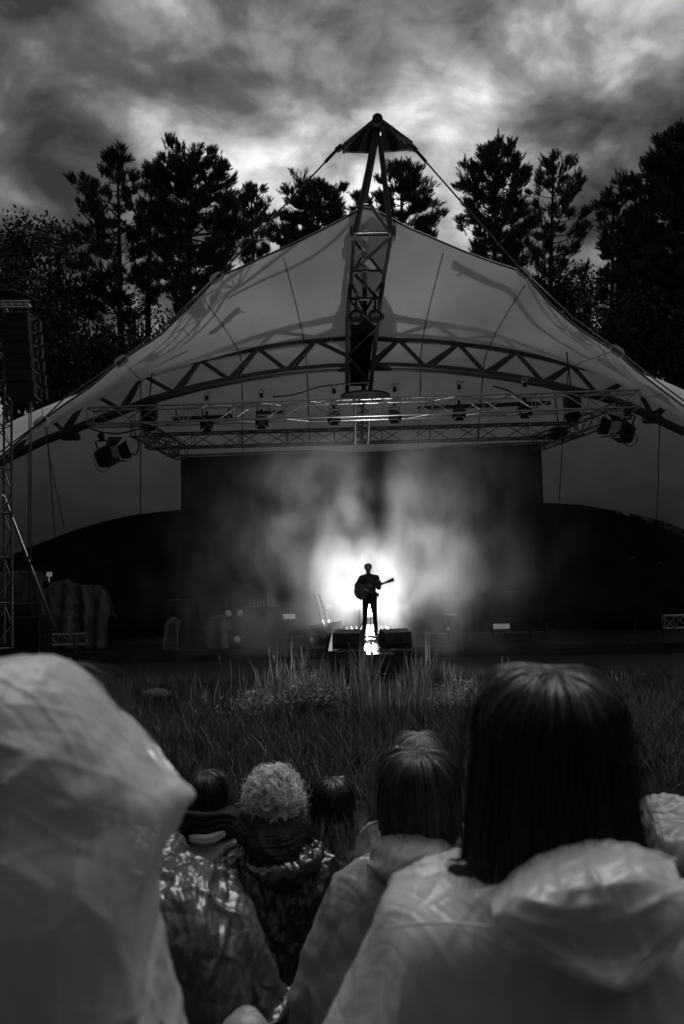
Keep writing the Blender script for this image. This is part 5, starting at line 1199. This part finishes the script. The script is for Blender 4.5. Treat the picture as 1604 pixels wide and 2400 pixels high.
V, F = strands_mesh(hp, hn, .008); G = cap_grid((hcn.x, hcn.y, hcn.z + .02), (.076, .096, .092), lambda a: np.full(len(a), .01), 1, 0, 70, 1.08); G[..., 1] = 2 * hcn.y - G[..., 1]
link('hair', fast_mesh('hair', np.concatenate([V, G.reshape(-1, 3)]), np.concatenate([F, grid_faces(G.shape[0], G.shape[1], False) + len(V)])), 'hair_dark', pf)
# guitar
gt = thing('guitar', 'acoustic guitar held across the singer with its headstock raised to one side', 'guitar', tuple(W(852, 1385, -.22)))
ga = math.atan2(12, 33); gc = W(851, 1385, -.22); GR = Matrix.Rotation(-ga, 3, 'Y')
def gp(u, v, y=0.0): return gc + GR @ Vector((u, y, v))
us = np.linspace(-.22, .26, 26); half = np.interp(us, [-.22, -.20, -.15, -.05, .05, .11, .18, .235, .26], [.0, .085, .165, .195, .150, .125, .145, .105, .0])
outl = [(u, h) for u, h in zip(us, half)] + [(u, -h) for u, h in zip(us[::-1], half[::-1])][1:-1]
n = len(outl); V = [gp(u, v, -.05) for u, v in outl] + [gp(u, v, .05) for u, v in outl]
build('body', MB().add(V, [tuple(range(n)), tuple(range(2 * n - 1, n - 1, -1))] + [((i + 1) % n, i, i + n, (i + 1) % n + n) for i in range(n)]), 'guitar_top', gt)
build('soundhole', MB().tube([gp(.1, 0, -.054), gp(.1, 0, -.048)], .05, 16), 'black_metal', gt); build('bridge', MB().box(gp(-.07, 0, -.056), (.03, .012, .16), GR, bev=.003), 'wood', gt)
build('neck', MB().box(gp(.42, 0, -.045), (.36, .03, .045), GR, bev=.006), 'wood', gt); build('fingerboard', MB().box(gp(.37, 0, -.064), (.44, .006, .05), GR), 'black_metal', gt)
hs_ = build('headstock', MB().prism([(.59, -.028), (.77, -.04), (.78, .04), (.59, .028)], -.055, -.035), 'wood', gt)
for v in hs_.data.vertices: v.co = gp(v.co.x, v.co.z, v.co.y)
for s in (-1, 1):
    for k in range(3): build('tuning_peg', MB().tube([gp(.64 + .05 * k, s * .035, -.045), gp(.64 + .05 * k, s * .058, -.045)], .009, 6), 'aluminium', gt)
for k in range(6): rod('string', gp(-.07, -.02 + .008 * k, -.066), gp(.60, -.02 + .008 * k, -.068), .0012, 'aluminium', gt, 4)
build('strap', MB().tube([gp(-.2, .03, 0), W(846, 1366, -.15), W(856, 1352, -.09), W(872, 1352, .12), W(884, 1372, .14), gp(.25, -.03, .03)], .012, 6), 'leather', gt, True)

# ---- hooded spectator, very close, in a pale poncho
d = .86; h = P(45, 1832, d)
t, q = seated('spectator in a pale wet hooded poncho, hood up, blurred and closest to the camera', P(5, 2200, d).x, .93, 1.40, (h.x, .90, h.z), voxel=.018, sw=.06)
pg = drape('poncho', [(1546, 15, 95, .03, 0), (1552, -30, 128, .07, 0), (1580, -85, 168, .10, 0), (1625, -128, 208, .125, 0), (1700, -175, 266, .135, 0), (1780, -215, 325, .14, 0), (1845, -245, 352, .14, 0), (1890, -258, 364, .145, 0), (1970, -270, 366, .16, 0), (2060, -300, 338, .17, 0), (2200, -340, 328, .18, .01), (2330, -380, 346, .19, .02), (2450, -420, 372, .20, .03), (2700, -470, 440, .24, .06)],
      d, 'poncho_pale', t, .0075, 7, 3, 340, 320, .007, 7, 2.1, thick=0, bumps=((362, 1882, .048, .030),), lines=((-20, 1738, 82, 1788, .010, .008), (82, 1788, 150, 1730, .010, .008), (-10, 1850, 75, 1790, .009, .009), (130, 1900, 240, 1880, .008, .008), (240, 1880, 300, 1842, .008, .008), (262, 1872, 318, 2090, .012, .012), (165, 1870, 160, 2250, .009, .014), (100, 1640, 185, 1690, .007, .010), (225, 2190, 255, 2240, .008, .008), (190, 2235, 250, 2255, .008, .008)))
hair(t, (h.x, .90, h.z + .012), (.083, .098, .099), 1500, lambda a: np.full(len(a), .06), 'hair_dark', 91, .0034, face_gap=58, s=10)
droplets('raindrops', pg, t, 420, .0010, .0026, 1)
# ---- long-haired woman, close, poncho with hood down
d = 1.17; h = P(1285, 1745, 1.20)
t, q = seated('woman with long straight dark hair and a parting, pale poncho, hood hanging down her back', h.x, 1.20, 1.40, (h.x, 1.20, h.z), voxel=.018)
dr = lambda a: np.where(np.sin(a) > .2, .17, .205) + .015 * np.cos(a)
hair(t, (h.x - .0, 1.20, h.z + .015), (.094, .106, .094), 9000, dr, 'hair_black', 31, .0024, part_x=.06, flare=.034, wave=.005, layer=.15, face_gap=58, s=18)
pg = drape('poncho', [(2020, 1230, 1360, .05, .0), (2030, 1150, 1420, .085, .0), (2040, 1030, 1530, .11, -.01), (2062, 960, 1600, .125, -.01), (2100, 920, 1640, .135, -.02), (2150, 900, 1665, .15, -.02), (2230, 870, 1700, .165, -.01), (2330, 830, 1740, .175, 0), (2400, 800, 1770, .18, 0), (2500, 770, 1800, .19, .02), (2700, 700, 1860, .22, .05)],
      d, 'poncho_white', t, .011, 6.5, 12, 320, 260, .008, 8, 2.5, thick=0)
droplets('raindrops', pg, t, 420, .0010, .0024, 2)
patch('hood', [[(1165, 2085, 1.07), (1250, 2016, 1.06), (1370, 1978, 1.045), (1470, 1980, 1.045), (1580, 2015, 1.075)], [(1152, 2125, 1.0), (1250, 2085, .985), (1380, 2062, .978), (1500, 2062, .98), (1605, 2085, 1.01)], [(1172, 2172, .982), (1270, 2162, .966), (1390, 2150, .96), (1500, 2150, .962), (1622, 2150, .99)],
               [(1250, 2232, .978), (1320, 2236, .974), (1410, 2240, .972), (1500, 2235, .972), (1592, 2215, .982)], [(1350, 2292, .972), (1390, 2300, .958), (1440, 2310, .952), (1500, 2300, .957), (1552, 2265, .972)], [(1452, 2318, .984), (1466, 2322, .975), (1481, 2326, .968), (1496, 2322, .975), (1512, 2305, .984)]], 'poncho_white', t, .009, 9, 14, 190, .003, ld=.97,
      lines=((1180, 2112, 1330, 2122, .012, .007), (1330, 2122, 1412, 2108, .012, .007), (1310, 2128, 1346, 2078, .008, .006), (1394, 2040, 1404, 2110, .010, .006), (1200, 2150, 1300, 2160, .007, .006), (1290, 2098, 1560, 2060, .006, .008), (1410, 2150, 1560, 2105, .008, .008), (1330, 2262, 1450, 2292, .010, .008), (1450, 2292, 1560, 2190, .010, .008), (1230, 2190, 1370, 2270, .008, .007), (1380, 2050, 1500, 2040, .006, .008)))
build('hood_hem', MB().tube(catmull(np.array([tuple(P(*q)) for q in ((1160, 2092, 1.075), (1250, 2018, 1.065), (1370, 1979, 1.055), (1470, 1981, 1.055), (1582, 2016, 1.085))]), 40), [.0035 + .0012 * math.sin(i * 1.3) for i in range(40)], 7), 'poncho_white', t, True)
build('yoke_seam', MB().tube(catmull(np.array([tuple(P(*q)) for q in ((905, 2172, 1.045), (960, 2168, 1.025), (1040, 2163, 1.012), (1150, 2172, 1.008))]), 40), .0022, 6), 'poncho_white', t, True)
# ---- bobbed hair, dull raincoat
d = 2.0; h = P(982, 1862, 2.02)
t, q = seated('spectator with straight brown bob and dull raincoat, its hood folded behind the neck', h.x, 2.02, 1.08, (h.x, 2.02, h.z))
hair(t, (h.x, 2.02, h.z + .015), (.088, .100, .094), 6000, lambda a: np.full(len(a), .085), 'hair_brown', 41, .0026, part_x=-.02, flare=.006, wave=.002, layer=.16, face_gap=55, inward=.012)
drape('raincoat', [(1998, 905, 1040, .06, 0), (2012, 870, 1075, .09, 0), (2035, 820, 1140, .115, 0), (2065, 790, 1180, .13, 0), (2120, 768, 1200, .145, 0), (2200, 740, 1220, .16, 0), (2300, 705, 1250, .175, 0), (2400, 672, 1280, .19, .02), (2520, 640, 1310, .21, .04)], d, 'raincoat', t, .010, 6, 22, 150, 140, .012, 7, 2.4)
patch('hood', [[(876, 1965, 1.99), (920, 1958, 1.93), (975, 1956, 1.91), (1030, 1958, 1.93), (1062, 1962, 1.99)], [(872, 1985, 1.96), (920, 1990, 1.88), (975, 1992, 1.86), (1035, 1986, 1.88), (1066, 1985, 1.96)], [(868, 2015, 1.95), (920, 2020, 1.85), (975, 2022, 1.84), (1035, 2012, 1.86), (1062, 2010, 1.95)], [(862, 2025, 1.93), (905, 2055, 1.85), (960, 2075, 1.83), (1020, 2070, 1.86), (1055, 2055, 1.94)], [(880, 2045, 1.92), (915, 2075, 1.87), (960, 2092, 1.86), (1010, 2085, 1.88), (1048, 2070, 1.93)]], 'raincoat_mid', t, .010, 9, 23, 90)
# ---- crinkled clear poncho, head bowed
d = 2.0; h = P(345, 2052, 2.22)
t, q = seated('spectator hunched forward in a crinkled glossy clear poncho, hood over the bowed head', P(455, 2100, d).x, 1.98, 1.08, (h.x, 2.22, h.z), bent=.8, tilt=.5, hs=.82)
pg = drape('poncho', [(2032, 405, 450, .03, .0), (2036, 380, 475, .06, 0), (2052, 352, 505, .10, 0), (2090, 330, 545, .13, -.01), (2140, 318, 578, .15, -.02), (2200, 305, 600, .165, -.02), (2270, 295, 625, .18, -.01), (2330, 285, 648, .19, 0), (2352, 280, 668, .195, 0), (2400, 275, 640, .20, .02), (2520, 270, 640, .22, .04)], d, 'poncho_glossy', t, .016, 8, 33, 190, 170, .016, 6, 2.2)
droplets('raindrops', pg, t, 1200, .0014, .0036, 3)
drape('hood', [(1954, 325, 378, .03, .02), (1960, 295, 400, .07, .02), (1980, 268, 425, .11, .02), (2015, 255, 440, .125, .01), (2055, 252, 450, .13, 0), (2090, 258, 455, .12, 0)], 2.2, 'poncho_glossy', t, .012, 14, 34, 90, 60, 0, 6, 2.1)
# ---- white curls, dark cowl, glossy dark poncho
d = 3.0; h = P(642, 1868, 3.02)
t, q = seated('spectator with curly white hair, dark cowl scarf and glossy dark poncho', h.x, 3.02, .80, (h.x, 3.02, h.z))
g = np.random.default_rng(51); nl, per, s = 360, 20, 12
u = g.normal(size=(nl, 3)); u[:, 1] = np.where(u[:, 1] > .55, -u[:, 1], u[:, 1]); u[:, 2] = np.where(u[:, 2] < -.75, -u[:, 2], u[:, 2]); u /= np.linalg.norm(u, axis=1, keepdims=True)
base = np.array([h.x, 3.02, h.z + .005]) + u * np.array([.090, .096, .096]) * (1 + .22 * (vnoise(u * 2.6 + 3, 6) - .42))[:, None]
tx_ = np.cross(u, g.normal(size=(nl, 3))); tx_ /= np.linalg.norm(tx_, axis=1, keepdims=True); ty_ = np.cross(u, tx_); rad = g.uniform(.009, .027, nl); ln = g.uniform(1.6, 5.2, nl); rise = g.uniform(.004, .024, nl)
tt = np.linspace(0, 1, s)
pp = []; nn = []
for j in range(per):
    a = tt[None] * ln[:, None] + g.normal(0, .12, (nl, 1)); rr = rad[:, None] * (1.15 - .55 * tt[None]) + g.normal(0, .0036, (nl, 1))
    p = base[:, None] + tx_[:, None] * (np.cos(a) * rr)[..., None] + ty_[:, None] * (np.sin(a) * rr)[..., None] + u[:, None] * ((rise[:, None] * np.sin(tt * 2.6)[None]) + g.normal(0, .005, (nl, 1)))[..., None]
    p[..., 2] -= .008 * tt; pp.append(p); nn.append(np.repeat(u[:, None], s, 1))
fz = g.normal(size=(1500, 3)); fz[:, 1] = -np.abs(fz[:, 1]) + .3; fz[:, 2] = np.abs(fz[:, 2]) - .5; fz /= np.linalg.norm(fz, axis=1, keepdims=True); fw = g.normal(0, 1, (1500, 3)); k_ = np.linspace(0, 1, s)[None, :, None]
pp.append(np.array([h.x, 3.02, h.z + .005]) + fz[:, None] * (.088 + .034 * k_ * g.random((1500, 1, 1))) + fw[:, None] * .016 * k_ ** 1.5 + np.cross(fz, fw)[:, None] * .010 * np.sin(k_ * 7)); nn.append(np.repeat(fz[:, None], s, 1))
V, F = strands_mesh(np.concatenate(pp), np.concatenate(nn), .0016); G = cap_grid((h.x, 3.02, h.z + .005), (.088, .095, .094), lambda a: np.full(len(a), .05), 1, 0, 60, 1.0)
link('hair', fast_mesh('hair', np.concatenate([V, G.reshape(-1, 3)]), np.concatenate([F, grid_faces(G.shape[0], G.shape[1], False) + len(V)])), 'hair_white', t)
drape('poncho', [(1972, 600, 690, .06, 0), (1984, 570, 720, .09, 0), (2005, 525, 762, .11, 0), (2040, 492, 788, .13, 0), (2100, 478, 800, .15, 0), (2170, 478, 800, .165, 0), (2240, 490, 795, .18, 0), (2330, 500, 790, .19, 0), (2440, 500, 790, .2, .02)], d, 'poncho_dark', t, .018, 8, 44, 190, 160, .018, 8, 2.2, gather=.012)
drape('cowl', [(1906, 592, 690, .075, 0), (1914, 572, 712, .105, 0), (1932, 562, 722, .12, -.01), (1952, 562, 725, .125, -.02), (1975, 572, 722, .125, -.03), (2000, 588, 712, .115, -.04), (2022, 612, 695, .09, -.05), (2036, 640, 672, .05, -.05)], d, 'scarf_dark', t, .020, 10, 45, 160, 120, 0, 6, 2.1)
drape('poncho_collar', [(1985, 716, 748, .05, -.02), (1998, 640, 752, .10, -.05), (2020, 590, 748, .12, -.06), (2040, 600, 735, .12, -.06), (2060, 625, 715, .10, -.06), (2075, 650, 700, .06, -.06)], d, 'poncho_dark', t, .014, 13, 46, 120, 70, 0, 6, 2.1)
# ---- dark short hair, big scarf, pale sweater
d = 3.7; h = P(483, 1866, 3.74)
t, q = seated('spectator with dark chin-length hair, thick dark scarf and pale knitted sweater', h.x, 3.76, .58, (h.x, 3.74, h.z))
hair(t, (h.x, 3.74, h.z + .012), (.083, .098, .099), 3600, lambda a: np.full(len(a), .05), 'hair_dark', 61, .0034, part_x=.03, flare=.008, wave=.003, layer=.18, face_gap=58, s=12)
drape('sweater', [(1950, 440, 530, .06, 0), (1958, 415, 550, .09, 0), (1975, 390, 572, .11, 0), (2000, 378, 584, .125, 0), (2040, 370, 592, .14, 0), (2100, 365, 596, .15, 0), (2200, 365, 596, .16, 0), (2330, 365, 596, .17, 0)], d, 'sweater', t, .006, 5, 64, 110, 90, .006, 6, 2.4)
drape('scarf', [(1892, 425, 520, .085, 0), (1900, 400, 545, .115, 0), (1915, 390, 555, .13, 0), (1932, 388, 560, .135, -.01), (1948, 400, 556, .13, -.01), (1956, 425, 530, .11, -.01)], d, 'scarf_dark', t, .012, 9, 65, 120, 70, 0, 6, 2.1)
for k, (y0, y1) in enumerate(((1900, 1914), (1914, 1930), (1928, 1946))):
    pts = [P(385 + 4 * k, y0 + 8, 3.70), P(420, y0 + 4, 3.585), P(475, y1, 3.56), P(525, y0 + 9, 3.585), P(556, y1 + 8, 3.68)]
    build('scarf_wrap', MB().tube(catmull(np.array([tuple(p) for p in pts]), 24), [.016 + .004 * math.sin(i * .7 + k) for i in range(24)], 8), 'scarf_dark', t, True)
for k in (0, 1):
    pts = [P(430 + 5 * k, 1952 + 6 * k, 3.60), P(455, 1962 + 7 * k, 3.555), P(490, 1964 + 7 * k, 3.55), P(520, 1950 + 8 * k, 3.575), P(530, 1940 + 8 * k, 3.6)]
    build('scarf_edge', MB().tube(catmull(np.array([tuple(p) for p in pts]), 24), [.006 + .010 * math.sin(math.pi * i / 23) for i in range(24)], 8), 'scarf_pale', t, True)
# ---- long loose hair
h = P(780, 1884, 3.72)
t, q = seated('spectator with long loose dark hair, lighter at the ends, in a clear poncho', h.x, 3.74, .58, (h.x, 3.72, h.z))
hair(t, (h.x, 3.72, h.z + .012), (.082, .098, .099), 3800, lambda a: np.where(np.sin(a) > 0, .15, .25), 'hair_dark', 71, .0034, 'hair_light_ends', part_x=.0, flare=.022, wave=.010, layer=.16, face_gap=58, s=16)
drape('poncho', [(1965, 745, 815, .06, 0), (1972, 720, 838, .09, 0), (1990, 700, 858, .11, 0), (2020, 690, 868, .13, 0), (2080, 685, 875, .15, 0), (2180, 685, 875, .16, 0), (2330, 685, 875, .17, 0)], 3.7, 'poncho_glossy', t, .014, 9, 74, 120, 90, .01, 7, 2.2)
# ---- grey cropped head behind the bob
h = P(982, 1790, 3.06)
t, q = seated('spectator with close-cropped grey hair, mostly hidden behind the brown bob', h.x, 3.02, .80, (h.x, 3.06, h.z))
hair(t, (h.x, 3.06, h.z + .018), (.077, .096, .092), 2600, lambda a: np.full(len(a), .03), 'hair_grey', 81, .003, flare=.0, wave=.001, layer=.06, face_gap=55, s=9)
drape('raincoat', [(1905, 935, 1030, .06, 0), (1915, 905, 1058, .09, 0), (1940, 865, 1095, .115, 0), (1975, 845, 1115, .13, 0), (2050, 828, 1130, .15, 0), (2150, 820, 1140, .165, 0), (2300, 815, 1150, .18, 0)], 3.0, 'raincoat_mid', t, .010, 7, 84, 120, 100, .008, 7, 2.3)
patch('collar', [[(836, 1962, 2.99), (852, 1945, 2.93), (870, 1930, 2.90), (884, 1924, 2.92)], [(832, 2000, 2.96), (850, 1985, 2.90), (868, 1975, 2.87), (886, 1970, 2.9)], [(830, 2030, 2.93), (848, 2028, 2.86), (866, 2026, 2.84), (886, 2024, 2.87)]], 'raincoat_mid', t, .006, 10, 85, 50)
# ---- hunched spectator at the picture edge
d = 2.0; h = P(1572, 1972, 2.2)
t, q = seated('spectator hunched low in a wet poncho at the picture edge beyond the long-haired woman', P(1600, 2050, d).x, 2.0, 1.08, (h.x, 2.2, h.z), bent=.8, tilt=.5, hs=.8)
drape('poncho', [(1940, 1560, 1650, .04, 0), (1948, 1530, 1690, .08, 0), (1968, 1505, 1730, .115, 0), (2010, 1485, 1760, .135, 0), (2080, 1470, 1790, .155, 0), (2200, 1450, 1820, .175, 0), (2350, 1430, 1850, .19, 0), (2450, 1420, 1860, .2, 0)], d, 'raincoat', t, .014, 8, 94, 150, 120, .012, 7, 2.2)
patch('hood', [[(1478, 1888, 2.05), (1492, 1882, 2.0), (1512, 1888, 1.97), (1528, 1905, 2.0)], [(1482, 1930, 1.98), (1500, 1925, 1.92), (1520, 1930, 1.90), (1536, 1945, 1.93)], [(1490, 1970, 1.96), (1508, 1975, 1.89), (1526, 1980, 1.87), (1545, 1985, 1.9)], [(1498, 2010, 1.95), (1515, 2015, 1.89), (1535, 2018, 1.88), (1556, 2015, 1.9)]], 'raincoat_mid', t, .010, 11, 95, 60)
drape('hood_back', [(1880, 1545, 1600, .03, .02), (1886, 1518, 1628, .07, .02), (1910, 1494, 1652, .105, .01), (1955, 1484, 1664, .12, 0), (2010, 1488, 1668, .12, 0)], 2.18, 'raincoat', t, .010, 12, 96, 90, 60, 0, 6, 2.1)
# ---- bag at the bottom edge
c = P(570, 2386, 1.62)
bg_ = thing('bag', 'pale rounded bag whose top just shows at the bottom edge before the clear poncho', 'bag', (c.x, 1.66, .98))
build('body', MB().ell((c.x, 1.66, c.z - .10), (.055, .05, .10), 20, 14).ell((c.x, 1.66, c.z - .2), (.07, .06, .12), 20, 14), 'raincoat', bg_, True); build('flap', MB().ell((c.x, 1.64, c.z - .04), (.05, .045, .038), 16, 10), 'raincoat', bg_, True)
